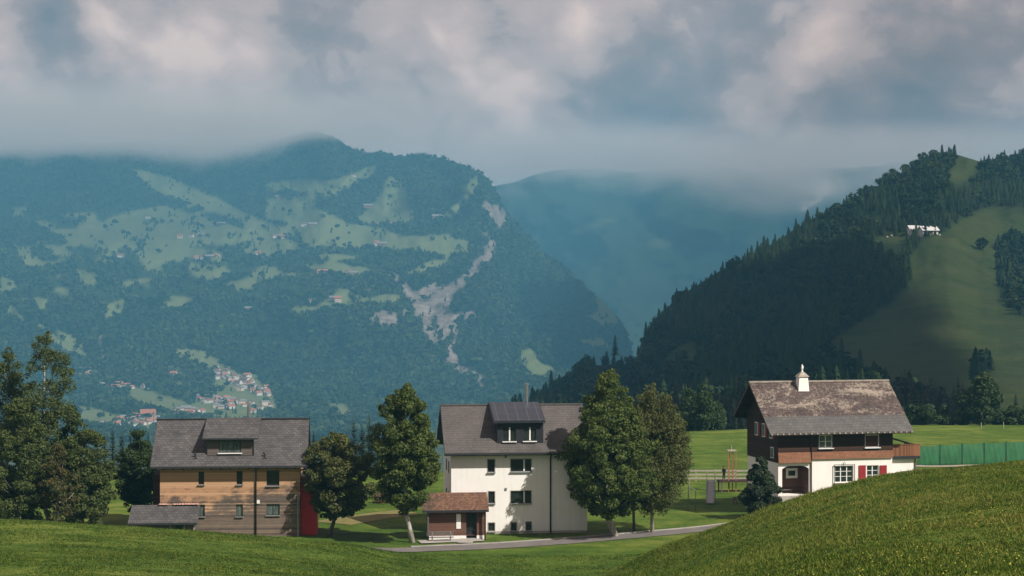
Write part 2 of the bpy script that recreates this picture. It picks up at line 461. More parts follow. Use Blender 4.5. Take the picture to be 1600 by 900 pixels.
M['mountain'] = mat_mountain('mountain_cover', (0.020, 0.034, 0.014), (0.095, 0.120, 0.048), (0.14, 0.155, 0.070), (0.055, 0.045, 0.040), (0.25, 0.21, 0.185), 0.012)
M['hillside'] = mat_mountain('hillside_cover', (0.018, 0.030, 0.012), (0.020, 0.037, 0.011), (0.044, 0.055, 0.019), (0.2, 0.18, 0.15), (0.4, 0.36, 0.3), 0.03)
M['far'] = mat_mountain('far_mountain_cover', (0.03, 0.045, 0.02), (0.08, 0.10, 0.04), (0.12, 0.13, 0.06), (0.3, 0.26, 0.23), (0.5, 0.43, 0.38), 0.006)

# ------------------------------------------------------------------ near ground
YD = np.arange(0, 361, 1.0)
COLS = {
 -1500: [(0,-1.7),(40,-8.2),(80,-13.6),(110,-17.2),(140,-19.2),(158,-20.0),(166,-21.0),(178,-24.3),(188,-25)],
 0:    [(0,-1.7),(40,-8.5),(80,-14.2),(110,-17.8),(140,-19.75),(158,-20.3),(166,-21.4),(176,-24.3),(185,-25)],
 200:  [(0,-1.7),(40,-8.5),(80,-14.3),(110,-18.0),(140,-20.3),(160,-21.15),(168,-22.5),(176,-24.6),(185,-25)],
 400:  [(0,-1.7),(40,-8.5),(80,-14.5),(110,-18.3),(140,-20.9),(163,-22.25),(169,-23.8),(175,-24.9),(185,-25)],
 560:  [(0,-1.7),(40,-8.5),(80,-14.8),(110,-18.9),(140,-21.9),(165,-23.45),(170,-24.6),(175,-25)],
 640:  [(0,-1.7),(40,-8.5),(80,-15.2),(110,-19.8),(140,-23.0),(158,-24.4),(167,-24.95),(175,-25)],
 800:  [(0,-1.7),(40,-8.5),(80,-15.6),(120,-22.2),(148,-24.7),(165,-25)],
 900:  [(0,-1.7),(40,-8.4),(80,-14.6),(110,-19.0),(130,-22.0),(150,-24.7),(165,-25)],
 1000: [(0,-1.7),(40,-8.0),(60,-10.8),(95,-15.8),(110,-17.3),(125,-18.7),(135,-20.6),(150,-24),(160,-25)],
 1100: [(0,-1.7),(40,-7.4),(60,-9.9),(95,-14.9),(125,-16.9),(135,-19),(155,-24),(168,-25)],
 1200: [(0,-1.7),(40,-7.2),(60,-9.6),(90,-13.2),(120,-14.66),(132,-16.8),(158,-22.8),(178,-24.3),(200,-24.5),(215,-25)],
 1300: [(0,-1.7),(40,-6.9),(60,-9.0),(90,-11.9),(115,-12.94),(128,-14.6),(155,-20.5),(175,-22.3),(196,-22.6),(215,-23.6),(245,-25)],
 1400: [(0,-1.7),(30,-5.2),(50,-7.5),(85,-10.9),(112,-11.7),(125,-13.2),(150,-18.5),(175,-21.2),(196,-21.9),(215,-23.2),(245,-24.8),(260,-25)],
 1500: [(0,-1.7),(30,-5.2),(50,-7.6),(80,-10),(108,-10.9),(120,-12.2),(150,-18),(200,-22.7),(240,-24.6),(255,-25)],
 1600: [(0,-1.7),(30,-5.1),(50,-7.4),(80,-9.5),(105,-10.2),(118,-11.5),(150,-17.5),(200,-22.5),(255,-25)],
 2200: [(0,-1.7),(30,-5.0),(50,-7.2),(80,-9.0),(105,-9.4),(118,-10.5),(150,-16.5),(200,-22.0),(255,-25)],
 3100: [(0,-1.7),(30,-5.0),(50,-7.2),(80,-9.0),(105,-9.4),(118,-10.5),(150,-16.5),(200,-22.0),(255,-25)],
}
def _gauss(a, s, axis):
    r = int(3*s) + 1
    k = np.exp(-0.5*(np.arange(-r, r+1)/s)**2); k /= k.sum()
    pad = [(0, 0), (0, 0)]; pad[axis] = (r, r)
    b = np.pad(a, pad, mode='edge')
    return np.apply_along_axis(lambda v: np.convolve(v, k, 'valid'), axis, b)
_cp = sorted(COLS)
PXD = np.arange(-1500, 3101, 20.0)
_tab = np.stack([np.interp(YD, [a for a, _ in COLS[c]], [b for _, b in COLS[c]]) for c in _cp], 1)
HT = np.stack([np.interp(PXD, _cp, _tab[i]) for i in range(len(YD))], 0)
HT = _gauss(_gauss(HT, 2.2, 0), 1.6, 1)
def gz(x, y):
    x = np.asarray(x, float); y = np.asarray(y, float)
    yy = np.clip(y, 0, 359.0)
    px = np.clip(800 + F * x / np.maximum(y, 26.0), -1500, 3079.0)
    u = (px + 1500) / 20.0
    i = np.floor(yy).astype(int); j = np.floor(u).astype(int)
    fy = yy - i; fu = u - j
    i1 = np.minimum(i+1, len(YD)-1); j1 = np.minimum(j+1, len(PXD)-1)
    z = HT[i, j]*(1-fy)*(1-fu) + HT[i1, j]*fy*(1-fu) + HT[i, j1]*(1-fy)*fu + HT[i1, j1]*fy*fu
    w = np.clip((y-60)/60, 0, 1) * np.clip((172-y)/10, 0.25, 1)
    z = z + (0.22 * fbm(x*0.12, y*0.12, 4) + 0.30 * fbm(x*0.035 + 8, y*0.035, 3)) * w
    ey = np.interp(px, [700, 800, 1040, 1400], [238, 262, 302, 320])
    edge = np.clip((y - ey - 5*fbm(x*0.02, y*0 + 3.3, 3)) / 110.0, 0, 1)
    return z - np.where(px < 900, 22.0, 14.0)*edge**1.6
def ground_at(px, py, ymin=60.0):
    ys = np.arange(ymin, 340, 0.25)
    x = (px - 800)/F*ys
    zr = (HZ - py)/F*ys
    h = np.where(gz(x, ys) >= zr)[0]
    y = ys[h[0]] if len(h) else 320.0
    x = (px-800)/F*y
    return Vector((x, y, float(gz(x, y))))

def grid_faces(nr, nc):
    i, j = np.meshgrid(np.arange(nr-1), np.arange(nc-1), indexing='ij')
    a = (i*nc + j).ravel()
    return np.stack([a, a+1, a+nc+1, a+nc], 1)

gx = np.arange(-260, 260.1, 1.0); gy = np.arange(-30, 352.1, 1.0)
X, Yg = np.meshgrid(gx, gy)
Zg = gz(X, Yg)
ground = link('meadow_ground', np_mesh('meadow_ground', np.stack([X, Yg, Zg], -1).reshape(-1, 3), grid_faces(len(gy), len(gx)), [M['grass']], smooth=True))
tag(ground, 'green meadow ground rolling down to the houses', 'meadow', kind='structure')

# lane, kerb, path
def strip(name, pts, width, mat, dz, zfun=gz, label=None, kind='structure', thick=None):
    pts = [Vector((p[0], p[1], 0)) for p in pts]
    # resample
    out = []
    for a, b in zip(pts[:-1], pts[1:]):
        n = max(2, int((b-a).length/1.0))
        for k in range(n): out.append(a.lerp(b, k/n))
    out.append(pts[-1])
    for _ in range(6):
        out = [out[0]] + [(out[i-1] + out[i]*2 + out[i+1])/4 for i in range(1, len(out)-1)] + [out[-1]]
    mb = MB(); L = []
    for i, p in enumerate(out):
        d = (out[min(i+1, len(out)-1)] - out[max(i-1, 0)]).normalized()
        nrm = Vector((-d.y, d.x, 0))
        row = []
        for k in range(5):
            q = p + nrm*width*(k/4-0.5)
            row.append((q.x, q.y, float(zfun(q.x, q.y)) + dz))
        if thick:
            row = [(row[0][0], row[0][1], row[0][2]-thick)] + row + [(row[-1][0], row[-1][1], row[-1][2]-thick)]
        L.append(row)
    nc = len(L[0])
    mb.add([v for r in L for v in r], [(i*nc+j, i*nc+j+1, (i+1)*nc+j+1, (i+1)*nc+j) for i in range(len(L)-1) for j in range(nc-1)])
    o = mb.build(name, mat, smooth=thick is None)
    if kind: o['kind'] = kind
    if label: o['label'] = label
    return o, out
flat = lambda px, py: ((px-800)/F*(25*F/(py-450)), 25*F/(py-450))
lane_pts = [flat(*p) for p in [(560, 872), (640, 860), (720, 856.5), (800, 852), (900, 845), (1000, 836.5), (1060, 831.0), (1120, 826.5), (1180, 823), (1240, 820)]]
strip('lane', lane_pts, 3.3, M['asphalt'], 0.05)
kerb_pts = [(x - 0.12*0, y + 1.85) for x, y in lane_pts[1:]]
strip('kerb', kerb_pts, 0.22, M['concrete'], 0.13, thick=0.25)
pth = [flat(1395, 727.5), flat(1450, 731), flat(1520, 729), flat(1600, 726), flat(1750, 720)]
strip('path', pth, 2.6, M['gravel'], 0.06)
strip('pavement', [flat(655, 848), flat(690, 847), flat(752, 844)], 2.2, M['concrete'], 0.09)
strip('pavement', [flat(726, 850), flat(733, 841)], 1.5, M['concrete'], 0.12)
dirt, _ = strip('dirt_track', [flat(520, 818), flat(590, 806), flat(640, 801)], 5.0, mat_mottled('dry_grass', (0.10, 0.11, 0.03), (0.20, 0.16, 0.06), 0.8, 0.95, 7, 0.4), 0.045)

# ------------------------------------------------------------------ far terrain
MEADOW_L = [
 [(20,380),(40,392),(62,405),(60,420),(45,424),(38,410),(25,395)],
 [(90,358),(150,352),(200,330),(260,322),(320,342),(400,362),(400,383),(330,382),(260,392),(205,390),(160,388),(110,382)],
 [(205,396),(250,386),(320,388),(325,398),(260,410),(235,418),(215,405)],
 [(290,410),(350,415),(362,428),(330,440),(300,430)],
 [(352,443),(400,432),(403,452),(365,455)],
 [(162,480),(195,466),(190,498),(164,500)],
 [(88,516),(110,522),(130,538),(138,560),(118,558),(95,550)],
 [(257,548),(290,545),(320,548),(345,565),(372,580),(345,585),(315,570),(280,562)],
 [(193,532),(205,535),(213,548),(205,551)],
 [(205,603),(260,618),(320,638),(312,655),(240,642),(200,620)],
 [(118,633),(160,640),(210,660),(160,668),(122,662)],
 [(5,475),(25,480),(45,510),(30,505),(8,490)],
 [(267,597),(290,596),(290,607),(270,606)],
 [(340,580),(400,585),(425,615),(440,640),(400,652),(360,640),(330,610)],
 [(413,287),(470,279),(515,283),(560,267),(590,258),(585,275),(545,295),(520,308),(480,304),(445,298),(420,300)],
 [(415,302),(440,308),(490,305),(495,320),(470,340),(440,345),(415,345)],
 [(455,342),(495,325),(530,340),(545,350),(590,355),(640,370),(700,366),(735,376),(735,395),(700,402),(650,394),(600,389),(560,388),(500,390),(475,385),(465,365)],
 [(560,340),(585,315),(600,290),(612,275),(635,290),(640,320),(650,335),(640,350),(600,350),(560,350)],
 [(690,340),(720,310),(735,280),(750,275),(745,295),(730,320),(715,335),(700,342)],
 [(380,347),(400,352),(470,382),(465,390),(440,398),(400,400),(380,395)],
 [(468,415),(530,410),(575,420),(570,428),(500,425),(470,421)],
 [(630,430),(660,412),(710,400),(692,415),(650,432)],
 [(380,442),(400,435),(405,446),(385,452)],
 [(450,480),(500,475),(535,452),(545,465),(560,480),(520,483),(455,492)],
 [(560,470),(590,460),(625,460),(625,475),(565,478)],
 [(910,435),(935,445),(955,460),(952,480),(965,495),(972,510),(940,512),(915,497),(935,485),(930,465),(912,452)],
 [(902,530),(940,528),(955,545),(905,543)],
 [(812,548),(830,545),(850,570),(870,575),(855,590),(835,595),(815,570)],
 [(505,627),(535,629),(552,642),(548,654),(528,650)],
 [(200,262),(260,275),(330,305),(400,340),(455,362),(400,354),(320,327),(240,300)],
 [(55,503),(75,513),(102,545),(85,541)], [(250,471),(300,464),(312,472),(255,481)], [(0,430),(20,438),(30,455),(0,452)],
 [(150,655),(200,665),(245,655),(245,675),(150,672)],
 [(300,625),(345,622),(350,640),(430,655),(380,662),(300,650)],
]
ROCK_L = [
 [(606,432),(625,434),(640,446),(650,458),(662,452),(682,445),(702,450),(706,465),(704,480),(714,500),(718,520),(710,545),(720,568),(742,570),(756,590),(752,600),(735,590),(708,578),(688,556),(668,524),(650,492),(640,465),(625,448)],
 [(698,452),(712,438),(735,424),(748,400),(756,390),(766,374),(774,384),(768,405),(748,425),(728,442),(706,460)],
 [(750,308),(765,318),(786,322),(793,340),(780,354),(766,338),(758,328)], [(752,340),(760,352),(762,372),(754,368)],
 [(572,502),(598,484),(612,490),(632,480),(636,500),(612,510),(590,511)],
 [(155,525),(161,522),(166,560),(157,566)],
 [(712,490),(742,485),(748,495),(718,502)], [(735,560),(752,565),(760,585),(748,580)],
]
def grown(polys, k):
    out = []
    for p in polys:
        cx = sum(q[0] for q in p)/len(p); cy = sum(q[1] for q in p)/len(p)
        out.append([(cx + (x-cx)*k, cy + (y-cy)*k) for x, y in p])
    return out
def cover(PX, PY, polys, warp=5.0, seed=0.0, sc_=14.0):
    wx = PX + warp * fbm(PX/sc_ + seed, PY/sc_*1.6, 4)
    wy = PY + warp*0.6 * fbm(PX/sc_ + 50 + seed, PY/sc_*1.6 + 9, 4)
    r = np.zeros(PX.shape, bool)
    for p in polys: r |= in_poly(wx, wy, p)
    return r.astype(float)

def clear_l(PX, PY):
    f = fbm(PX/34.0 + 4.0, PY/13.0 + 2.0, 4)
    w = np.clip((PY-315)/40, 0, 1)*np.clip((505-PY)/50, 0, 1)*np.clip((590-PX)/60, 0, 1)
    return ((f > 0.62 - 0.42*w) & (w > 0.05)).astype(float)
# left mountain: silhouette row and distance by column
LT = np.array([(-1400,236),(-600,226),(0,226),(200,222),(380,226),(440,216),(490,205),(520,214),(545,230),(575,240),(600,237),(620,246),(655,240),(690,247),(715,255),(740,265),(762,278),(775,300),(790,328),(820,365),(850,395),(890,425),(930,460),(960,490),(978,515),(990,560),(1010,610),(1080,650)], float)
LY = np.array([(-1400,6400),(400,6200),(500,5700),(650,5200),(750,4900),(850,4500),(985,3950),(1080,3500)], float)
def l_top(px): return np.interp(px, LT[:, 0], LT[:, 1])
def l_Y(px, py):
    top = l_top(px); Yr = np.interp(px, LY[:, 0], LY[:, 1])
    u = np.clip((600 - py) / (600 - np.minimum(top, 560)), 0, 1)
    g = np.interp(u, [0, .18, .35, .45, .55, .75, .9, 1], [0, .07, .15, .26, .42, .72, .86, 1])
    y = 3400 + (Yr - 3400)*g
    lo = np.clip((py - 600)/80.0, 0, 1.2)
    y = y - lo*1000*np.clip(1 - (px-560)/500, 0.35, 1)
    rel = fbm(px/75.0 + 3, py/70.0, 6, 0.55)
    ridge = np.abs(fbm(px/110.0 + 0.006*py + 20, py/260.0, 4))
    return y * (1 + 0.030*rel*np.clip(u*6, 0.2, 1) + 0.05*ridge*np.clip(u*5, 0.1, 1))
lpx = np.concatenate([np.arange(-1400, -40, 20), np.arange(-40, 1081, 3.5)]).astype(float)
lv = np.linspace(0, 1, 170)
PXl, V = np.meshgrid(lpx, lv)
top = l_top(PXl)
PYl = 680 + (top - 680)*V
YY = l_Y(PXl, PYl)
front = []
for yv, zv in [(325, -48), (420, -66), (560, -95), (900, -150), (1500, -190)]:
    front.append(np.stack([(lpx-800)/F*yv, np.full_like(lpx, yv), np.full_like(lpx, zv)], -1))
main = np.stack([(PXl-800)/F*YY, YY, (HZ-PYl)/F*YY], -1)
back = []
for k in (1, 2, 3):
    b_ = main[-1].copy(); b_[:, 0] *= 1 + 0.05*k; b_[:, 1] *= 1 + 0.05*k; b_[:, 2] = b_[:, 2] - 60*k*k
    b_[:, 2] = np.maximum(b_[:, 2], -211)
    back.append(b_)
allv = np.concatenate([np.stack(front), main, np.stack(back)], 0)
md = np.maximum(cover(PXl, PYl, MEADOW_L), clear_l(PXl, PYl)); rk = cover(PXl, PYl, grown(ROCK_L, 1.06), 6.0, 5.0, 9.0)*np.where(fbm(PXl/7.0 + 3, PYl/22.0, 4) > -0.26, 1, 0)
z1 = np.zeros((len(front), len(lpx))); z2 = np.zeros((len(back), len(lpx)))
mdv = np.concatenate([z1 + 0.8, _gauss(_gauss(md, 0.6, 0), 0.6, 1), z2]).ravel()
rkv = np.concatenate([z1, _gauss(_gauss(rk, 0.5, 0), 0.5, 1), z2]).ravel()
lm = link('mountain', np_mesh('mountain', allv.reshape(-1, 3), grid_faces(allv.shape[0], allv.shape[1]), [M['mountain']], smooth=True, attrs={'meadow': mdv, 'rock': rkv}))
tag(lm, 'broad hazy mountain with terraced meadows and a pale cliff', 'mountain', kind='structure')

# right hill
RT = np.array([(760,695),(800,650),(830,624),(870,596),(915,574),(950,568),(978,574),(994,560),(1003,532),(1018,505),(1060,464),(1130,420),(1200,385),(1260,347),(1330,312),(1400,276),(1440,250),(1455,242),(1480,238),(1500,243),(1530,252),(1560,250),(1600,238),(1800,190),(2200,130),(2900,120)], float)
RY = np.array([(760,800),(830,1050),(950,1150),(1005,1350),(1200,1450),(1400,1550),(1600,1650),(2200,1900),(2900,1900)], float)
MEADOW_R = [
 [(1424,400),(1446,374),(1500,346),(1540,326),(1575,322),(1700,325),(1700,378),(1580,378),(1562,400),(1562,470),(1590,490),(1700,500),(1700,690),(1560,690),(1530,650),(1470,632),(1430,618),(1380,592),(1300,560),(1290,540),(1340,505),(1400,470),(1422,440)],
 [(1365,376),(1390,366),(1420,362),(1425,372),(1400,378),(1370,381)],
 [(1493,245),(1522,240),(1532,252),(1520,275),(1502,290),(1483,280)],
 [(1026,570),(1045,552),(1065,540),(1080,535),(1107,545),(1085,560),(1060,568),(1040,576)],
 [(978,545),(1004,541),(1012,548),(990,556)],
 [(1540,640),(1620,600),(1700,600),(1700,680),(1560,680)],
]
WOODS_R = [[(1556,385),(1580,372),(1660,372),(1660,505),(1590,492),(1560,470)], [(1516,585),(1545,560),(1552,575),(1530,600)]]
def r_top(px): return np.interp(px, RT[:, 0], RT[:, 1])
def r_Y(px, py):
    t = r_top(px); Yr = np.interp(px, RY[:, 0], RY[:, 1])
    u = np.clip((690 - py)/(690 - np.minimum(t, 660)), 0, 1)
    g = np.interp(u, [0, .12, .3, .6, .8, 1], [0, .10, .34, .66, .82, 1])
    y0 = np.interp(px, [760, 1000, 1200, 2900], [600, 480, 430, 430])
    y = y0 + (Yr - y0)*g
    rel = fbm(px/90.0 + 7, py/80.0 + 5, 5, 0.5)
    return y*(1 + 0.035*rel*np.clip(u*5, 0, 1))
rpx = np.concatenate([np.arange(760, 1640, 4), np.arange(1640, 2901, 30)]).astype(float)
rv = np.linspace(0, 1, 130)
PXr, V = np.meshgrid(rpx, rv)
PYr = 690 + (np.minimum(r_top(PXr), 688) - 690)*V
YR = r_Y(PXr, PYr)
main = np.stack([(PXr-800)/F*YR, YR, (HZ-PYr)/F*YR], -1)
f0 = np.stack([(rpx-800)/F*330, np.full_like(rpx, 330), np.full_like(rpx, -36.0)], -1)
back = []
for k in (1, 2, 3, 4):
    b_ = main[-1].copy(); b_[:, 0] *= 1 + 0.06*k; b_[:, 1] *= 1 + 0.06*k; b_[:, 2] = np.maximum(b_[:, 2] - 18*k*k, -211)
    back.append(b_)
allv = np.concatenate([f0[None], main, np.stack(back)], 0)
md = cover(PXr, PYr, MEADOW_R, 5.0, 2.0, 20.0)*(1 - cover(PXr, PYr, WOODS_R, 4.0, 2.0, 20.0))
z1 = np.zeros((1, len(rpx))); z2 = np.zeros((len(back), len(rpx)))
mdv = np.concatenate([z1, _gauss(_gauss(md, 0.7, 0), 0.7, 1), z2]).ravel()
rh = link('hill', np_mesh('hill', allv.reshape(-1, 3), grid_faces(allv.shape[0], allv.shape[1]), [M['hillside']], smooth=True, attrs={'meadow': mdv, 'rock': np.zeros_like(mdv)}))
tag(rh, 'dark wooded hill with a sloping alpine pasture', 'hill', kind='structure')

# far ridge
fpx = np.arange(-600, 2600, 8.0); fv = np.linspace(0, 1, 60)
FT = np.interp(fpx, [-600,600,760,850,930,1000,1100,1180,1260,1300,1400,1700,2600], [300,300,292,270,262,268,262,266,258,262,255,250,280]) + 5*fbm(fpx/40.0, fpx*0+2, 4)
PXf, V = np.meshgrid(fpx, fv)
PYf = 560 + (FT[None, :] - 560)*V
YF = (5700 + 1300*V)*(1 + 0.08*fbm(PXf/120.0, PYf/110.0, 5, 0.55))
main = np.stack([(PXf-800)/F*YF, YF, (HZ-PYf)/F*YF], -1)
b_ = main[-1].copy(); b_[:, :2] *= 1.08; b_[:, 2] -= 250
allv = np.concatenate([main, b_[None]], 0)
MEADOW_F = [[(870,378),(900,356),(950,338),(962,345),(930,358),(890,382)], [(1010,380),(1040,372),(1050,383),(1020,390)]]
ROCK_F = [[(1253,328),(1258,318),(1270,314),(1270,300),(1278,281),(1290,280),(1300,290),(1302,300),(1282,306),(1276,316),(1266,328)]]
mdv = np.concatenate([_gauss(cover(PXf, PYf, MEADOW_F, 9, 4.0), 0.7, 1)*0.6, np.zeros((1, len(fpx)))]).ravel()
rkv = np.concatenate([_gauss(cover(PXf, PYf, ROCK_F, 9, 8.0, 10.0), 0.5, 1), np.zeros((1, len(fpx)))]).ravel()
fm = link('mountain', np_mesh('far_mountain', allv.reshape(-1, 3), grid_faces(allv.shape[0], allv.shape[1]), [M['far']], smooth=True, attrs={'meadow': mdv, 'rock': rkv}))
tag(fm, 'faint blue mountain range closing the valley', 'mountain', kind='structure')

vf = MB(); vf.quad((-8800, -2300, -212), (8800, -2300, -212), (8800, 9300, -212), (-8800, 9300, -212))
tag(vf.build('valley_floor', mat_mottled('valley_green', (0.03, 0.05, 0.015), (0.07, 0.09, 0.03), 0.005, 0.95)), 'valley floor', 'valley', kind='structure')

# ------------------------------------------------------------------ trees: far and middle distance
def tpl_cone(n, tiers, rng, jag=0.3):
    """conifer of height 1, base radius ~0.2"""
    vs = []; fs = []
    for t in range(tiers):
        z0 = 0.08 + 0.86*t/tiers; z1 = min(1.0, z0 + 1.55/tiers*0.95)
        if t == tiers-1: z1 = 1.0
        r = 0.22*(1 - z0)**0.75 + 0.015
        b = len(vs)
        vs.append((0, 0, z1))
        for k in range(n):
            a = 2*math.pi*(k + rng.rand()*0.5)/n + t
            rr = r*(1 - jag*(k % 2))*(0.8 + 0.4*rng.rand())
            vs.append((rr*math.cos(a), rr*math.sin(a), z0 - 0.02*rng.rand() + 0.03*(k % 2)))
        for k in range(n): fs.append((b, b+1+k, b+1+(k+1) % n))
    return np.array(vs, np.float32), np.array(fs, np.int32)
def tpl_blob(rng, nq, q):
    """broadleaf crown of height 1 made of leaf clumps"""
    vs = []; fs = []
    for i in range(nq):
        d = rng.normal(size=3); d /= np.linalg.norm(d)
        rad = 0.55 + 0.45*rng.rand()
        c = np.array([d[0]*0.33*rad, d[1]*0.33*rad, 0.56 + d[2]*0.42*rad])
        n = d + 0.5*rng.normal(size=3); n /= np.linalg.norm(n)
        u = np.cross(n, rng.normal(size=3)); u /= np.linalg.norm(u); w = np.cross(n, u)
        s = q*(0.7 + 0.6*rng.rand())
        b = len(vs)
        vs += [c + u*s, c + w*s*0.8, c - u*s, c - w*s*0.8]
        fs += [(b, b+1, b+2), (b, b+2, b+3)]
    return np.array(vs, np.float32), np.array(fs, np.int32)

def scatter(tpls, pts, hs, rng, widen=1.0):
    V_, F_, T_ = [], [], []
    base = 0
    which = rng.randint(0, len(tpls), len(pts))
    for w, (tv, tf) in enumerate(tpls):
        idx = np.where(which == w)[0]
        if not len(idx): continue
        a = rng.rand(len(idx))*2*math.pi
        c, s = np.cos(a), np.sin(a)
        h = hs[idx]; wd = h*(0.85 + 0.4*rng.rand(len(idx)))*widen
        x = (tv[None, :, 0]*c[:, None] - tv[None, :, 1]*s[:, None])*wd[:, None] + pts[idx, 0, None]
        y = (tv[None, :, 0]*s[:, None] + tv[None, :, 1]*c[:, None])*wd[:, None] + pts[idx, 1, None]
        z = tv[None, :, 2]*h[:, None] + pts[idx, 2, None]
        V_.append(np.stack([x, y, z], -1).reshape(-1, 3))
        F_.append((tf[None] + (np.arange(len(idx))*len(tv))[:, None, None] + base).reshape(-1, 3))
        T_.append(np.repeat(rng.rand(len(idx)), len(tv)))
        base += len(idx)*len(tv)
    return np.concatenate(V_), np.concatenate(F_), np.concatenate(T_)

def mat_forest(name, c1, c2):
    m, nt, b = new_mat(name)
    a = nd(nt, 'ShaderNodeAttribute', attribute_name='tint').outputs['Fac']
    g = nd(nt, 'ShaderNodeNewGeometry').outputs['Position']
    n = noise(nt, g, 0.0045, 5, 0.65)
    setc(nt, b, ramp(nt, mth(nt, 'ADD', mth(nt, 'MULTIPLY', a, 0.30), mth(nt, 'MULTIPLY', n, 0.70)), [(0.32, c1), (0.66, c2)]))
    b.inputs['Roughness'].default_value = 0.9
    b.inputs['Specular IOR Level'].default_value = 0.05
    return m
M['forest_far'] = mat_forest('far_forest', (0.012, 0.026, 0.011), (0.042, 0.060, 0.023))
M['forest_hill'] = mat_forest('hill_forest', (0.008, 0.019, 0.009), (0.030, 0.046, 0.017))

# mountain forest, one mass
r1 = np.random.RandomState(11)
n = 85000
px = r1.uniform(-260, 1000, n); py = r1.uniform(200, 690, n)
ok = py > l_top(px) + 1
px, py = px[ok], py[ok]
mdt = np.maximum(cover(px, py, MEADOW_L), clear_l(px, py)); rkt = np.maximum(cover(px, py, grown(ROCK_L, 1.06), 6.0, 5.0, 9.0), cover(px, py-7, ROCK_L, 6.0, 5.0, 9.0)*(r1.rand(len(px)) < 0.75))*(fbm(px/7.0 + 3, py/22.0, 4) > -0.26)
thin = (px > 80) & (px < 420) & (py > 330) & (py < 470)      # pasture woodland on the left terraces
dens = fbm(px/18.0 + 31, py/12.0, 3)
keep = np.where(mdt > 0.5, r1.rand(len(px)) < 0.02 + 0.14*(dens > 0.30) + 0.16*thin*(dens > 0.15), np.where(rkt > 0.5, r1.rand(len(px)) < 0.03, True))
keep &= ~(thin & (dens < 0.05) & (r1.rand(len(px)) < 0.8))
px, py = px[keep], py[keep]
yy = l_Y(px, py)
pts = np.stack([(px-800)/F*yy, yy, (HZ-py)/F*yy - 1.0], -1)
hs = r1.uniform(7, 14, len(px))
tp = [tpl_cone(6, 2, r1) for _ in range(3)] + [tpl_cone(6, 3, r1) for _ in range(2)] + [tpl_blob(r1, 9, 0.30) for _ in range(3)]
v_, f_, t_ = scatter(tp, pts, hs, r1, 1.35)
fo = link('forest', np_mesh('mountain_forest', v_, f_, [M['forest_far']], attrs={'tint': t_}))
tag(fo, 'hazy blue green forest covering the far mountain slopes', 'forest', kind='stuff')

# hill wood: the nearest stand as single trees, the rest one mass
r2 = np.random.RandomState(23)
n = 26000
px = r2.uniform(800, 1760, n); py = r2.uniform(225, 690, n)
ok = py > r_top(px) + 1
px, py = px[ok], py[ok]
mdt = cover(px, py, MEADOW_R, 5.0, 2.0, 20.0)*(1 - cover(px, py, WOODS_R, 4.0, 2.0, 20.0))
ahead = np.maximum(cover(px, py-10, MEADOW_R, 5.0, 2.0, 20.0), cover(px, py-20, MEADOW_R, 5.0, 2.0, 20.0))*(1 - cover(px, py, WOODS_R, 4.0, 2.0, 20.0))
keep = ((mdt < 0.5) & ((ahead < 0.5) | (r2.rand(len(px)) < 0.12))) | (r2.rand(len(px)) < 0.0015)
px, py = px[keep], py[keep]
yy = r_Y(px, py)
# even out the density over real area
keep = r2.rand(len(px)) < np.clip((yy/1500.0)**1.0, 0.12, 1)*0.75
px, py, yy = px[keep], py[keep], yy[keep]
pts = np.stack([(px-800)/F*yy, yy, (HZ-py)/F*yy - 0.6], -1)
hs = 5.0 + 7.5*r2.rand(len(px))**1.8; hs = np.where(yy < 900, hs*1.2, hs)
conifer_tpl = [tpl_cone(12, 9, r2) for _ in range(5)]
blob_tpl = [tpl_blob(r2, 90, 0.10) for _ in range(4)]
isblob = (fbm(px/60.0 + 60, py/45.0, 3) > -0.10) & (r2.rand(len(px)) < 0.75)
hs = np.where(isblob, hs*0.85, hs)
size = hs/yy
order = np.argsort(-size)
singles = order[:560]
c_me = [np_mesh('hill_conifer', a, b, [M['forest_hill']], attrs={'tint': np.full(len(a), r2.rand())}) for a, b in conifer_tpl]
b_me = [np_mesh('hill_broadleaf', a, b, [M['forest_hill']], attrs={'tint': np.full(len(a), r2.rand())}) for a, b in blob_tpl]
nb = nc_ = 0
used = np.zeros(len(px), bool)
for i in singles:
    if isblob[i]:
        if nb >= 280: continue
        nb += 1
        o = link('broadleaf_tree', b_me[i % len(b_me)])
        tag(o, 'round leafy tree in the dark wood on the steep hill', 'tree', 'leafy trees in the wood on the steep hill')
    else:
        if nc_ >= 280: continue
        nc_ += 1
        o = link('spruce_tree', c_me[i % len(c_me)])
        tag(o, 'dark pointed spruce in the wood on the steep hill', 'tree', 'spruces in the wood on the steep hill')
    used[i] = True
    o.location = pts[i]
    w = hs[i]*(0.85 + 0.4*r2.rand())
    o.scale = (w, w, hs[i]); o.rotation_euler = (0, 0, r2.rand()*6.28)
rest = ~used
va, fa, ta = scatter(conifer_tpl, pts[rest & ~isblob], hs[rest & ~isblob], r2, 1.1)
vb, fb, tb = scatter(blob_tpl, pts[rest & isblob], hs[rest & isblob], r2, 1.25)
fo = link('forest', np_mesh('hill_forest', np.concatenate([va, vb]), np.concatenate([fa, fb + len(va)]), [M['forest_hill']], attrs={'tint': np.concatenate([ta, tb])}))
tag(fo, 'dark spruce and leafy wood covering the steep hill', 'forest', kind='stuff')
print('hill trees', len(px), nb, nc_)

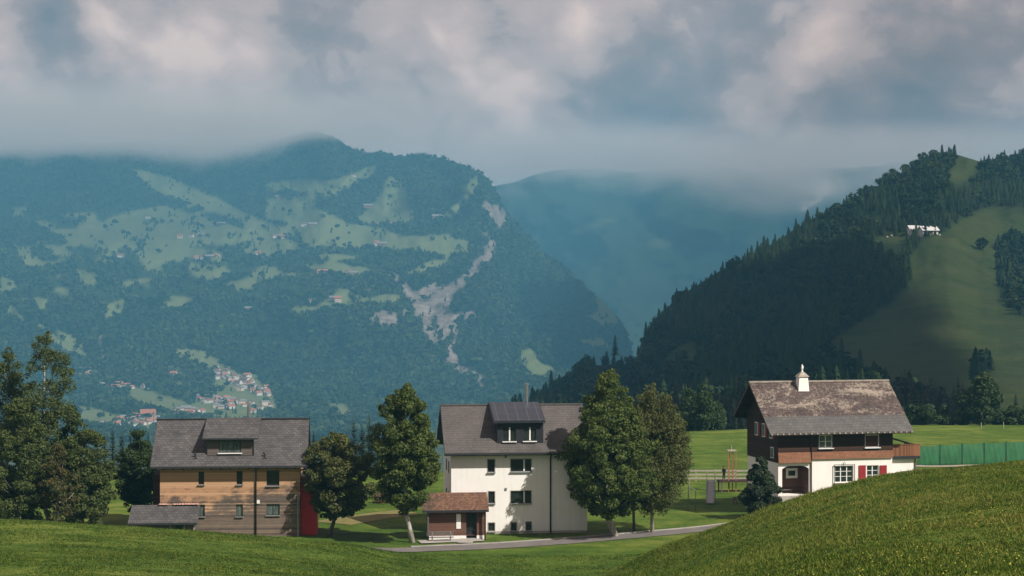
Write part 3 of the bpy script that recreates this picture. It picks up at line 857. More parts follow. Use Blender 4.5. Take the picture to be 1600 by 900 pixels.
# ------------------------------------------------------------------ near trees
def leaf_mesh(name, centers, normals, sizes, mat, rng, aspect=0.6):
    n = len(centers)
    nr = normals / np.maximum(np.linalg.norm(normals, axis=1, keepdims=True), 1e-6)
    rd = rng.normal(size=(n, 3))
    u = np.cross(nr, rd); u /= np.maximum(np.linalg.norm(u, axis=1, keepdims=True), 1e-6)
    w = np.cross(nr, u)
    s = sizes[:, None]
    v = np.stack([centers + u*s, centers + w*s*aspect + nr*s*0.15, centers - u*s, centers - w*s*aspect + nr*s*0.15], 1).reshape(-1, 3)
    f = (np.arange(n)*4)[:, None] + np.arange(4)[None]
    return np_mesh(name, v, f, [mat], attrs={'tint': np.repeat(rng.rand(n), 4)})

def crown_points(rng, prof, z0, z1, nlobe, per, lobe_r, sx=1.0, droop=0.0, axis=None):
    """lobes of leaves filling an envelope; prof: (t, radius)"""
    ts = np.array([p[0] for p in prof]); rs = np.array([p[1] for p in prof])
    C, N, lobes = [], [], []
    tries = 0; ph = rng.rand()*40
    while len(lobes) < nlobe and tries < 20000:
        tries += 1
        t = rng.rand()
        r = np.interp(t, ts, rs)
        if rng.rand() > (r/rs.max())**1.2 + 0.10: continue
        a = rng.rand()*2*math.pi
        r = r*(1 + 0.60*float(fbm(np.array([math.cos(a)*1.3 + ph]), np.array([math.sin(a)*1.3 + t*3.2 + ph*1.7]), 3)[0]))
        lr = lobe_r*(0.55 + 0.85*rng.rand())*(0.55 + 0.45*min(1.0, r/rs.max()))
        rho = max(0.0, r - lr*0.75)*(rng.rand()**0.4)
        ax = axis(t) if axis else (0, 0)
        c = np.array([ax[0] + rho*math.cos(a)*sx, ax[1] + rho*math.sin(a)*sx, z0 + (z1-z0)*t])
        lobes.append((c, lr))
    for c, lr in lobes:
        m = int(1.3*per*(lr/lobe_r)**2)
        d = rng.normal(size=(m, 3)); d /= np.linalg.norm(d, axis=1, keepdims=True)
        rad = lr*(0.45 + 0.62*rng.rand(m)**0.6)
        off = d*rad[:, None]; off[:, 2] *= 0.72
        p = c + off
        if droop: p[:, 2] -= droop*rng.rand(m)**2*lr
        C.append(p); N.append(d + np.array([0, 0, 0.35]) + 0.75*rng.normal(size=(m, 3)))
    return np.concatenate(C), np.concatenate(N), lobes

def broad_tree(name, label, base, prof, crown_z, leafmat, barkmat, nlobe=60, per=300, lobe_r=1.05, leaf=0.17, trunk_r=0.22,
               lean=(0, 0), group=None, seed=0, cat='tree', droop=0.0, trunks=None, axis=None, ay=0.8):
    r = np.random.RandomState(100 + seed)
    root = empty(name, base)
    tag(root, label, cat, group)
    z0, z1 = crown_z
    if axis is None:
        axis = lambda t: (lean[0]*(1 - 0.3*t), lean[1])
    C, N, lobes = crown_points(r, prof, z0, z1, nlobe, per, lobe_r, 1.0, droop, axis)
    me = leaf_mesh('crown', C, N, leaf*0.84*(0.45 + 1.1*r.rand(len(C))), leafmat, r)
    link('crown', me, root)
    for (bx, by, tr) in (trunks or [(0, 0, trunk_r)]):
        mb = MB()
        zt = z0 + (z1 - z0)*0.82
        pts_, rad = [], []
        for k in range(9):
            t = k/8
            a = axis(max(0, (t*zt - z0)/(z1 - z0)))
            kk = min(1, t*zt/max(z0, 0.5))
            pts_.append((bx + (a[0]-bx*0.6)*kk + 0.08*math.sin(3*t + seed)*(k > 0), by + a[1]*kk, t*zt - (0.25 if k == 0 else 0)))
            rad.append(tr*(1.25 if k == 0 else (1 - 0.82*t)))
        mb.tube(pts_, rad, 9)
        for c, lr in [lobes[i] for i in r.permutation(len(lobes))[:26]]:
            zs = max(z0*0.95, c[2] - 1.2 - 0.4*np.hypot(c[0], c[1]))
            k = min(0.98, zs/zt); i = int(k*8); fr = k*8 - i
            s = Vector(pts_[i]).lerp(Vector(pts_[min(8, i+1)]), fr)
            e = Vector(c); mid = s.lerp(e, 0.55) + Vector((0, 0, -0.15))
            q = tr*(1 - 0.82*k)*0.5
            mb.tube([s, mid, e], [q, q*0.6, q*0.18], 5)
        mb.build('trunk', barkmat, root, smooth=True)
    return root

def spruce_mesh(rng, h, r, whorl=0.62, per=9, mat=None):
    """branch sprays with drooping, jagged outline"""
    V_, F_ = [], []
    z = h*0.06
    while z < h*0.985:
        t = z/h
        L = r*(1 - t)**0.8*(0.85 + 0.3*rng.rand()) + 0.10
        nb_ = max(4, int(per*(1 - 0.45*t)))
        a0 = rng.rand()*6.28
        for k in range(nb_):
            a = a0 + 2*math.pi*k/nb_ + rng.normal()*0.15
            l = L*(0.6 + 0.5*rng.rand())
            dx, dy = math.cos(a), math.sin(a); sx_, sy_ = -dy, dx
            dr = 0.30 + 0.25*rng.rand() - 0.55*t
            segs = 4
            prev = None
            for s in range(segs+1):
                q = s/segs
                w = l*0.24*(1 - q*0.75)*(1.0 if s % 2 == 0 else 1.35)*(0.8 + 0.4*rng.rand())
                c = (dx*l*q, dy*l*q, z - dr*l*q + 0.18*l*q*q)
                ed = -0.30*w
                row = [(c[0] + sx_*w, c[1] + sy_*w, c[2] + ed), c, (c[0] - sx_*w, c[1] - sy_*w, c[2] + ed)]
                b = len(V_); V_ += row
                if prev is not None:
                    F_.append((prev, prev+1, b+1, b)); F_.append((prev+1, prev+2, b+2, b+1))
                prev = b
        z += whorl*(0.75 + 0.5*rng.rand())*(1 - 0.35*t)
    tip = len(V_)
    V_ += [(0.06, 0, h*0.96), (-0.05, 0.05, h*0.96), (0, -0.06, h*0.96), (0, 0, h*1.03)]
    F_ += [(tip, tip+1, tip+3, tip+3)]
    F_ = F_[:-1]
    v = np.array(V_, np.float32); f = np.array(F_, np.int32)
    tint = np.repeat(rng.rand(len(v)//3 + 2), 3)[:len(v)]
    me = np_mesh('spruce_crown', v, f, [mat], attrs={'tint': tint})
    mb = MB(); mb.tube([(0, 0, -0.3), (0, 0, h*0.5), (0, 0, h*0.97)], [r*0.075, r*0.05, 0.02], 7)
    return me, mb

r3 = np.random.RandomState(5)
spruce_src = []
for k in range(5):
    me, mb = spruce_mesh(r3, 20.0, 3.4 + 0.6*r3.rand(), 0.42, 12, M['needle'])
    tr = mb.build('trunk', M['bark'])
    spruce_src.append((me, tr.data)); bpy.data.objects.remove(tr)
def spruce(px, toppy, Y, basez, label, group, k=0, wide=1.0):
    top_ = P(px, toppy, Y)
    h = top_.z - basez
    root = empty('spruce_tree', (top_.x, Y, basez), k*1.3)
    me, tr = spruce_src[k % 5]
    c = link('crown', me, root); t = link('trunk', tr, root)
    s = h/20.0
    root.scale = (s*wide, s*wide, s)
    tag(root, label, 'tree', group)
    return root

# spruces behind the houses
L1 = 'dark spruce behind the field left of the chalet'
G1 = 'spruces behind the field beside the chalet'
for i, (px_, tp_, Y_) in enumerate([(1034,618,395),(1056,592,420),(1083,588,430),(1107,586,440),(1122,606,400),(1135,596,450),(1155,578,425),(1013,630,420),(1094,612,370),(1146,618,372),(1172,596,440),(1190,600,430),(1070,622,360),(1118,636,345),(1160,640,350)]):
    spruce(px_, tp_, Y_, -31 - (Y_-340)*0.06, L1, G1, i, 0.85 + 0.3*r3.rand())
L2 = 'nearly black spruce at the field edge right of the chalet'
G2 = 'spruces along the field edge right of the chalet'
for i, (px_, tp_, Y_) in enumerate([(1402,598,420),(1414,572,430),(1428,590,400),(1441,596,395),(1455,582,440),(1468,600,390),(1482,606,385),(1497,584,400),(1511,604,380),(1524,620,365),(1530,590,410),(1546,604,400),(1452,618,360),(1474,626,352),(1420,620,360),(1500,628,350),(1395,628,350),(1372,610,430),(1385,590,440),(1435,634,345),(1408,612,372),(1446,606,378),(1462,592,415),(1476,596,410),(1490,600,395),(1504,594,405),(1517,602,392),(1537,612,380),(1551,622,372),(1560,634,362),(1488,622,360),(1512,630,352),(1541,636,350),(1468,634,346),(1404,640,343),(1555,646,345)]):
    spruce(px_, tp_, Y_, -30.5 - (Y_-340)*0.05, L2, G2, i+2, 1.15 + 0.35*r3.rand())
for i, (px_, tp_, Y_) in enumerate([(1587,612,385),(1604,608,390),(1566,636,365),(1622,616,380)]):
    spruce(px_, tp_, Y_, -30.5, 'small separate spruce on the pasture at the right edge of the photo', 'small spruces at the right edge', i+1, 0.9)
L3 = 'slim bluish spruce beyond the roof of the larch house'
for i, (px_, tp_, Y_) in enumerate([(163,672,345),(176,664,350),(190,668,342),(204,664,360),(152,684,360),(232,672,352)]):
    spruce(px_, tp_, Y_, -46, 'slim spruce between the birches and the larch house', 'spruces between the birches and the larch house', i, 0.9)
for i, (px_, tp_, Y_) in enumerate([(553,650,350),(566,656,340),(577,644,355),(590,660,345),(541,676,345),(602,668,350)]):
    spruce(px_, tp_, Y_, -46, 'spruce standing beyond the two round leafy trees', 'spruces beyond the two leafy trees by the larch house', i+1, 0.95)
spruce(490, 672, 330, -30, 'top of a spruce behind the small leafy tree', None, 3)

spruce(961, 520, 1090, float((HZ-553)/F*1090)-1, 'tall lone spruce on the distant wooded knoll', None, 2, 1.15)

def gb(px, py, Y):
    x = (px-800)/F*Y
    return Vector((x, Y, float(gz(x, Y))))
def hpx(n_, Y): return n_*Y/F

# small leafy tree by the larch house
broad_tree('leafy_tree', 'smaller round leafy tree beside the red annexe of the larch house', gb(513, 0, 180.8),
           [(0,1.2),(0.12,2.7),(0.35,3.6),(0.6,3.4),(0.8,2.5),(0.93,1.5),(1,0.5)], (1.9, 10.6), M['leaf_olive'], M['bark'], 210, 182, 0.63, 0.141, 0.22, (0.75, 0), seed=31)
# tall leafy tree
broad_tree('leafy_tree', 'tall oval leafy tree with a slanting pale trunk by the wooden hut', gb(645, 0, 176.0),
           [(0,1.3),(0.12,2.6),(0.3,3.6),(0.5,3.4),(0.68,2.7),(0.82,2.2),(0.93,1.3),(1,0.35)], (3.0, 15.6), M['leaf'], M['bark_white'], 297, 182, 0.67, 0.141, 0.26, (-0.8, 0), seed=2)
# big tree by white house
broad_tree('leafy_tree', 'largest broad leafy tree shading the right end of the white house', gb(962, 0, 180.3),
           [(0,2.2),(0.1,4.3),(0.25,5.4),(0.45,5.0),(0.62,4.1),(0.78,3.0),(0.9,2.0),(1,0.6)], (2.4, 16.6), M['leaf'], M['bark_white'], 437, 182, 0.74, 0.136, 0.32, (-0.9, 0.0), seed=3)
broad_tree('birch_tree', 'airy olive birch with a thin white trunk beside the lane', gb(1019, 0, 183.0),
           [(0,2.0),(0.12,3.4),(0.35,4.2),(0.6,3.8),(0.8,2.6),(0.93,1.4),(1,0.3)], (2.6, 15.4), M['leaf_olive'], M['bark_white'], 262, 161, 0.70, 0.119, 0.18, (0.1, 0.3), seed=4, droop=1.2)
broad_tree('leafy_tree', 'slender leafy tree with a dark thin trunk between its two bigger neighbours', gb(991, 0, 184.0),
           [(0,1.0),(0.2,2.2),(0.5,2.6),(0.75,2.0),(1,0.4)], (3.0, 13.2), M['leaf_olive'], M['bark'], 105, 182, 0.70, 0.132, 0.15, (0.0, 0.0), seed=5)
# left group
broad_tree('birch_tree', 'tallest airy birch with a split top in the left tree group', gb(84, 0, 186.0),
           [(0,1.4),(0.12,2.6),(0.3,3.4),(0.5,3.2),(0.66,3.0),(0.8,2.7),(0.92,1.9),(1,0.7)], (3.0, 20.4), M['leaf_birch'], M['bark_white'], 175, 124, 0.63, 0.123, 0.26, (-1.3, 0), seed=6, droop=1.0)
broad_tree('birch_tree', 'second tall birch at the left edge of the photo', gb(18, 0, 190.0),
           [(0,1.2),(0.2,2.4),(0.5,2.4),(0.75,2.0),(0.92,1.4),(1,0.4)], (3.0, 18.6), M['leaf_birch'], M['bark_white'], 137, 130, 0.63, 0.123, 0.2, (-0.6, 0), seed=7, droop=1.0)
broad_tree('leafy_tree', 'bushy dark tree filling the lower left corner of the tree group', gb(30, 0, 181.0),
           [(0,2.4),(0.2,3.7),(0.45,3.9),(0.7,2.9),(0.88,1.8),(1,0.5)], (0.8, 13.8), M['leaf_birch'], M['bark'], 187, 179, 0.74, 0.132, 0.2, (0, 0), seed=8)
broad_tree('leafy_tree', 'low spreading tree at the right end of the left tree group', gb(132, 0, 184.0),
           [(0,2.4),(0.2,3.4),(0.5,3.1),(0.75,2.3),(0.92,1.4),(1,0.4)], (0.4, 11.4), M['leaf_birch'], M['bark_white'], 137, 186, 0.70, 0.132, 0.17, (-0.2, 0), seed=9)
broad_tree('rowan_tree', 'low rowan with rusty orange foliage in the left tree group', gb(92, 0, 180.0),
           [(0,1.0),(0.25,1.9),(0.55,1.9),(0.8,1.3),(1,0.4)], (1.4, 9.0), M['leaf_rust'], M['bark_white'], 70, 154, 0.55, 0.114, 0.16, (0, 0), seed=10)
broad_tree('leafy_tree', 'slim leafy tree rising behind the rowan', gb(112, 0, 189.0),
           [(0,1.5),(0.3,2.4),(0.6,2.0),(0.85,1.2),(1,0.4)], (2.0, 12.6), M['leaf_dark'], M['bark'], 105, 182, 0.67, 0.132, 0.17, (0, 0), seed=16)
broad_tree('leafy_tree', 'dark leafy tree in the shade at the left gable of the larch house', gb(217, 0, 192.0),
           [(0,1.4),(0.25,2.5),(0.5,2.5),(0.75,1.7),(0.92,1.0),(1,0.3)], (1.0, 10.0), M['leaf_dark'], M['bark'], 122, 203, 0.67, 0.132, 0.2, (0, 0), seed=11)
for i, (px_, Y_, h_, w_) in enumerate([(1079, 326, 7.4, 2.8), (1098, 320, 8.0, 2.4), (1120, 326, 4.6, 2.2)]):
    broad_tree('leafy_tree', 'hazy leafy tree in the row along the far field edge left of the chalet', gb(px_, 0, Y_),
           [(0,0.6*w_),(0.25,w_),(0.55,0.9*w_),(0.8,0.6*w_),(1,0.2*w_)], (0.5, h_), M['leaf_dark'], M['bark_white'], 44, 200, 1.2, 0.26, 0.25, (0, 0), group='leafy trees along the far edge of the field', seed=60+i)
broad_tree('leafy_tree', 'round dark leafy tree at the field edge among spruces', gb(1537, 0, 330.0),
           [(0,2.6),(0.3,3.8),(0.6,3.4),(0.85,2.0),(1,0.6)], (0.5, 9.5), M['leaf_dark'], M['bark'], 50, 230, 1.3, 0.28, 0.3, (0, 0), seed=13)
# dark undergrowth below the spruces
for i, (px_, Y_) in enumerate([(1400,331),(1425,333),(1450,331),(1476,333),(1505,331),(1560,333),(1585,332),(1605,332)]):
    broad_tree('bush', 'dark bush at the foot of the spruces right of the chalet', gb(px_, 0, Y_),
           [(0,2.0),(0.4,2.2),(0.8,1.3),(1,0.4)], (0.2, 3.6), M['leaf_dark'], M['bark'], 16, 200, 1.0, 0.28, 0.12, group='bushes at the foot of the spruces', seed=40+i, cat='bush')
# shrub pine by the chalet
broad_tree('pine_shrub', 'dense dark pine shrub in front of the chalet gable', gb(1188, 0, 192.0),
           [(0,1.7),(0.2,2.3),(0.45,2.2),(0.7,1.6),(0.88,0.9),(1,0.25)], (0.0, 6.3), M['needle_pine'], M['bark'], 70, 420, 0.62, 0.13, 0.15, (0, 0), seed=14, cat='shrub')
# dry bushes
for i, (px_, Y_, s_) in enumerate([(600, 208, 1.0), (622, 210, 0.8), (580, 214, 1.1)]):
    broad_tree('bush', ['low dry brown bush in the meadow behind the tall leafy tree', 'small dry bush nearest the tall leafy tree trunk', 'greenish low bush left of the dry brown bush'][i], gb(px_, 0, Y_),
           [(0,1.1*s_),(0.4,1.3*s_),(0.8,0.8*s_),(1,0.3)], (0.05, 1.5*s_), M['leaf_heap'] if i < 2 else M['leaf'], M['bark'], 14, 160, 0.6, 0.14, 0.06, seed=20+i, cat='bush')

# ------------------------------------------------------------------ houses
class House:
    def __init__(self, name, label, px, Y, bz, rot, cat='house'):
        x = (px - 800)/F*Y
        self.O = Vector((x, Y, bz)); self.a = rot
        self.root = empty(name, self.O, rot)
        tag(self.root, label, cat)
        self.ex = Vector((math.cos(rot), math.sin(rot), 0)); self.ey = Vector((-math.sin(rot), math.cos(rot), 0))
    def L(self, px, py, yl):
        d = Vector(((px-800)/F, 1, (HZ-py)/F))
        t = (yl + self.O.dot(self.ey))/d.dot(self.ey)
        q = d*t - self.O
        return Vector((q.dot(self.ex), yl, q.z))
    def R(self, px0, px1, py0, py1, yl):
        pm = (px0+px1)/2; qm = (py0+py1)/2
        return self.L(px0, qm, yl).x, self.L(px1, qm, yl).x, self.L(pm, py1, yl).z, self.L(pm, py0, yl).z

def wall_front(mb, x0, x1, z0, z1, y, holes, depth=0.22, mi=0):
    xs = sorted({x0, x1, *[h[0] for h in holes], *[h[1] for h in holes]})
    zs = sorted({z0, z1, *[h[2] for h in holes], *[h[3] for h in holes]})
    for a, b in zip(xs[:-1], xs[1:]):
        for c, d in zip(zs[:-1], zs[1:]):
            mx, mz = (a+b)/2, (c+d)/2
            if any(h[0] < mx < h[1] and h[2] < mz < h[3] for h in holes): continue
            mb.quad((a, y, c), (b, y, c), (b, y, d), (a, y, d), mi)
    for h in holes:
        e = y + (h[4] if len(h) > 4 else depth)
        a, b, c, d = h[:4]
        mb.quad((a, y, c), (a, e, c), (b, e, c), (b, y, c), mi); mb.quad((a, y, d), (b, y, d), (b, e, d), (a, e, d), mi)
        mb.quad((a, y, c), (a, y, d), (a, e, d), (a, e, c), mi); mb.quad((b, y, c), (b, e, c), (b, e, d), (b, y, d), mi)

def window(parent, x0, x1, z0, z1, y, fm, mull=(), trans=(), fw=0.07, sill=None, glass=None, name='window', label=None, proud=0.0):
    """frame bars with a pane child; y is the frame's front plane"""
    mb = MB(); d = 0.07
    mb.box(x0, x0+fw, y, y+d, z0, z1); mb.box(x1-fw, x1, y, y+d, z0, z1)
    mb.box(x0+fw, x1-fw, y, y+d, z1-fw, z1); mb.box(x0+fw, x1-fw, y, y+d, z0, z0+fw)
    for m in mull:
        c = x0 + (x1-x0)*m
        mb.box(c-fw*0.55, c+fw*0.55, y-0.004, y+d-0.004, z0+fw, z1-fw)
    for t in trans:
        c = z0 + (z1-z0)*t
        mb.box(x0+fw, x1-fw, y+0.012, y+d-0.01, c-0.025, c+0.025)
    w = mb.build(name, fm, parent)
    if label: w['label'] = label
    p = MB(); p.box(x0+fw*0.5, x1-fw*0.5, y+0.03, y+0.05, z0+fw*0.5, z1-fw*0.5)
    p.build('pane', glass or M['glass'], w)
    if sill:
        s = MB(); s.box(x0-0.08, x1+0.08, y-0.30, y-0.003, z0-0.09, z0-0.004)
        s.build('sill', sill, w)
    return w

def gable_roof(mb, x0, x1, yf, zf, yr, zr, yb, zb, t=0.22, mi=0):
    mb.prism_x([(yf, zf), (yr, zr), (yb, zb), (yb, zb-t), (yr, zr-t*1.25), (yf, zf-t)], x0, x1, mi)

def gutter_pipe(parent, x, y, z1, z0, r=0.06, out=0.9):
    mb = MB(); mb.tube([(x, y-out+0.05, z1), (x, y-0.12, z1-0.55), (x, y-0.12, z0)], r, 8)
    return mb.build('downpipe', M['dark_metal'], parent, smooth=True)

# ---- larch house
h1 = House('wooden_house', 'weathered larch clad house with dark slate roof and red annexe', 360, 180.0, -25.0, math.radians(4.5))
r_ = h1.root
W0 = h1.L(250, 790, 0).x; W1 = h1.L(469, 790, 0).x
D = 10.0; ze, zr_ = 7.2, 11.5; sl = (zr_-ze)/5.9
zt = ze - 0.35
rects = [(310,319,737,757),(369.6,379,736,757),(416.5,436.5,735,759),(310,320,788.5,807),(369,379.5,788,807),(416.5,437,787.5,805)]
holes = [h1.R(*q, 0) for q in rects]
mb = MB()
wall_front(mb, W0, W1, -0.6, zt+0.05, 0, holes)
roof_z = lambda y: zr_ - abs(y-5.0)*sl - 0.27
for xx in (W0, W1):
    mb.add([(xx, 0, -0.6), (xx, D, -0.6), (xx, D, zt), (xx, 5, zr_-0.3), (xx, 0, zt+0.05)], [(0, 1, 2, 3, 4)])
mb.quad((W0, D, -0.6), (W1, D, -0.6), (W1, D, zt), (W0, D, zt))
mb.build('wall', M['larch'], r_)
for i, q in enumerate(holes):
    wide = q[1]-q[0] > 1.0
    window(r_, *q, 0.14, M['dark_metal'], mull=(0.5,) if wide and i == 5 else (), fw=0.06, sill=M['zinc'], glass=M['curtain_glass'] if i > 2 else M['glass'])
rx0 = h1.L(234.5, 729, -0.9).x; rx1 = h1.L(480, 727, -0.9).x
mb = MB(); gable_roof(mb, rx0, rx1, -0.9, ze, 5.0, zr_, 10.9, ze, 0.16)
roof = mb.build('roof', M['slate'], r_)
mb = MB(); mb.box(rx0-0.01, rx1+0.01, 4.78, 5.22, zr_-0.06, zr_+0.07); mb.build('ridge_cap', M['dark_metal'], roof)
mb = MB(); mb.box(rx0+0.02, rx1-0.02, -1.03, -0.905, ze-0.20, ze-0.03); mb.build('gutter', M['dark_metal'], roof)
mb = MB()
for k in range(15):
    x = W0 + (W1-W0)*(k+0.5)/15
    mb.prism_x([(-0.85, ze-0.17), (-0.85, ze-0.33), (0.0, zt-0.02), (0.0, zt+0.24)], x-0.06, x+0.06)
mb.build('rafter_ends', M['dark_wood'], roof)
mb = MB()
for xx in (rx0, rx1):
    for s in (1, -1):
        mb.add([(xx-0.02, 5, zr_-0.0), (xx+0.03, 5, zr_-0.0), (xx+0.03, 5, zr_-0.32), (xx-0.02, 5, zr_-0.32),
                (xx-0.02, 5-5.92*s, ze+0.0), (xx+0.03, 5-5.92*s, ze+0.0), (xx+0.03, 5-5.92*s, ze-0.28), (xx-0.02, 5-5.92*s, ze-0.28)],
               [(0,1,5,4),(1,2,6,5),(2,3,7,6),(3,0,4,7),(4,5,6,7),(0,3,2,1)])
mb.build('fascia', M['dark_metal'], roof)
# dormer
dx0, dx1 = h1.L(324, 700, 0.42).x, h1.L(395.5, 700, 0.42).x
q = h1.R(342, 377, 689, 707.5, 0.42)
mb = MB(); wall_front(mb, dx0, dx1, 8.0, 9.85, 0.42, [q], 0.15)
for xx in (dx0, dx1):
    mb.add([(xx, 0.42, 8.0), (xx, 0.42, 9.85), (xx, 5.0, 11.35), (xx, 5.0, 11.2)], [(0, 1, 2, 3)])
dm = mb.build('dormer', M['grey_wood'], r_)
mb = MB(); ddx0, ddx1 = h1.L(316, 686, -0.15).x, h1.L(403, 686, -0.15).x
mb.prism_x([(-0.15, 9.95), (5.0, 11.62), (5.0, 11.46), (-0.15, 9.79)], ddx0, ddx1)
mb.build('dormer_roof', M['slate'], dm)
mb = MB(); mb.box(ddx0, ddx1, -0.26, -0.155, 9.78, 9.93); mb.box(dx0, dx1, 0.33, 0.415, 8.02, 8.16); mb.build('fascia', M['dark_metal'], dm)
window(r_, *q, 0.50, M['dark_metal'], mull=(0.36, 0.66), fw=0.06, sill=M['white_paint'], glass=M['curtain_glass'])
# pipes, chimney, vents
gutter_pipe(r_, h1.L(400, 790, 0).x, 0, ze-0.15, -0.3, 0.075)
mb = MB(); x = h1.L(396, 700, 0.1).x; mb.tube([(x, -0.1, 9.75), (x, 0.35, 9.3), (x, 0.35, 8.15)], 0.05, 8); mb.build('downpipe', M['dark_metal'], r_)
c = h1.L(388.8, 645, 6.2)
mb = MB(); mb.tube([(c.x, 6.2, 10.0), (c.x, 6.2, h1.L(388.8, 632, 6.2).z)], 0.17, 12); mb.tube([(c.x, 6.2, h1.L(388.8, 632, 6.2).z+0.08), (c.x, 6.2, h1.L(388.8, 630.5, 6.2).z+0.12)], 0.22, 12)
mb.build('chimney', M['steel'], r_, smooth=False)
for px_ in (305.5, 413.6):
    y = 0.2; c = h1.L(px_, 708, y)
    zz = roof_z(y) + 0.2
    mb = MB(); mb.tube([(c.x, y, zz-0.1), (c.x, y, zz+0.35), (c.x-0.12, y-0.1, zz+0.48)], 0.09, 8); mb.box(c.x-0.22, c.x+0.22, y-0.25, y+0.1, zz-0.16, zz-0.0)
    mb.build('vent_pipe', M['dark_metal'], r_)
mb = MB(); c = h1.L(403.7, 784, 0); mb.box(c.x-0.14, c.x+0.14, -0.10, -0.003, c.z-0.18, c.z+0.18); mb.build('meter_box', M['white_paint'], r_)
# red annexe
a0, a1 = W1+0.02, h1.L(495.5, 790, 1.0).x
mb = MB(); mb.box(a0, a1, 0.9, 5.5, -0.6, h1.L(480, 746, 0.9).z)
an = mb.build('entrance_annexe', M['red'], r_); an['label'] = 'bright red panelled entrance annexe'
zt2 = h1.L(480, 746, 0.9).z
mb = MB()
for k in range(1, 5):
    xx = a0 + (a1-a0)*k/5
    mb.box(xx-0.02, xx+0.02, 0.86, 0.897, -0.5, zt2-0.05)
mb.build('panel_joints', M['red'], an)
mb = MB(); mb.box(a0-0.05, a1+0.12, 0.7, 5.6, zt2+0.003, zt2+0.16); mb.build('flat_roof', M['zinc'], an)
mb = MB(); xx = h1.L(465.5, 800, -0.5).x
mb.tube([(xx, -0.5, -0.4), (xx, -0.5, h1.L(465, 775, -0.5).z), (xx-0.25, -0.5, h1.L(465, 774, -0.5).z)], 0.06, 8)
o = mb.build('lamp_post', M['zinc'])
o.matrix_world = Matrix.Translation(h1.O) @ Matrix.Rotation(h1.a, 4, 'Z')
tag(o, 'slim grey post with a short arm at the red annexe', 'post')
# dark timber box added to stand for the shade under the left roof overhang
mb = MB(); mb.box(W0-0.85, W0-0.01, 1.2, 6.5, -0.4, 6.2); mb.build('overhang_shade', M['dark_wood'], r_)

# ---- lean-to shed in front of the larch house
sh = House('lean_to_shed', 'low shed with a grey slate roof in front of the larch house', 254, 176.5, -24.8, math.radians(4.5), 'shed')
s_ = sh.root
x0, x1 = sh.L(203, 800, 0).x, sh.L(306.5, 800, 0).x
zf = sh.L(254, 817, -0.5).z; zb = sh.L(254, 789, 2.6).z
mb = MB(); mb.prism_x([(-0.5, zf), (2.7, zb), (2.7, zb-0.14), (-0.5, zf-0.14)], x0-0.15, x1+0.15); rf = mb.build('roof', M['slate'], s_)
mb = MB(); mb.box(x0-0.15, x1+0.15, -0.58, -0.505, zf-0.2, zf-0.02); mb.build('gutter', M['dark_metal'], rf)
mb = MB(); mb.box(x0, x1, 0, 2.55, -1.5, zf-0.02)
mb.prism_x([(0.01, zf-0.02), (2.5, zf-0.02), (2.5, zb-0.2)], x0+0.01, x1-0.01)
mb.build('wall', M['grey_wood'], s_)
for px_ in (266, 288, 303):
    c = sh.L(px_, 822, -0.05); mb = MB(); mb.box(c.x-0.06, c.x+0.06, -0.09, -0.005, -1.5, zf-0.1); mb.build('post', M['pale_wood'], s_)
q = sh.R(274, 285, 820.5, 828, -0.06)
window(s_, *q, -0.07, M['dark_metal'], fw=0.05)
mb = MB()
for k in range(14):
    if k in (3, 4): continue
    xx = sh.L(249, 795, 2.6).x + (x1 - sh.L(249, 795, 2.6).x)*(k+0.4)/14
    mb.lathe([(0.08, 0), (0.22, 0.05), (0.18, 0.11), (0.05, 0.16)], (xx, 2.5, zb+0.0), 7)
mb.build('sunlit_flashing', M['lit_flashing'], s_)  # pinkish bits, their pale colour stands for sunlight on the top flashing

# ---- white house
h2 = House('white_house', 'white rendered three storey house with grey roof and black dormer', 811, 182.5, -25.05, math.radians(6.5))
r_ = h2.root
W0 = h2.L(705, 780, 0).x; W1 = h2.L(917.5, 780, 0).x
D = 10.0; ze, zr_ = 8.38, 12.86; sl = (zr_-ze)/5.9; zt = ze - 0.3
rects = [(762,773,718,738),(798,830,717.5,737),(763,773,768,786.5),(798,830,767,786.5),(763,773,817,830.6),(798.5,807,816.5,830),(821.5,830.5,815.6,829)]
holes = [h2.R(*q, 0) for q in rects]
mb = MB()
wall_front(mb, W0, W1, 0.35, zt+0.05, 0, holes)
for xx in (W0, W1):
    mb.add([(xx, 0, 0.35), (xx, D, 0.35), (xx, D, zt), (xx, 5, zr_-0.3), (xx, 0, zt+0.05)], [(0, 1, 2, 3, 4)])
mb.quad((W0, D, 0.35), (W1, D, 0.35), (W1, D, zt), (W0, D, zt))
mb.build('wall', M['white'], r_)
mb = MB(); mb.box(W0+0.02, W1-0.02, 0.02, D-0.02, -0.7, 0.35); mb.build('plinth', M['plinth'], r_)
for i, q in enumerate(holes):
    wide = q[1]-q[0] > 1.5
    w = window(r_, *q, 0.12, M['dark_metal'], fw=0.06, sill=M['zinc'], glass=M['glass'])
    if wide:
        cx = q[0] + (q[1]-q[0])*0.66
        b = MB(); b.box(cx-0.07, cx+0.07, 0.09, 0.17, q[2]+0.06, q[3]-0.06); b.build('mullion', M['white_paint'], w)
    # grey surround, 3 mm proud of the render
    b = MB(); t = 0.07
    b.box(q[0]-t, q[0], -0.02, 0.03, q[2]-t, q[3]+t); b.box(q[1], q[1]+t, -0.02, 0.03, q[2]-t, q[3]+t); b.box(q[0], q[1], -0.02, 0.03, q[3], q[3]+t)
    b.build('surround', M['plinth'], w)
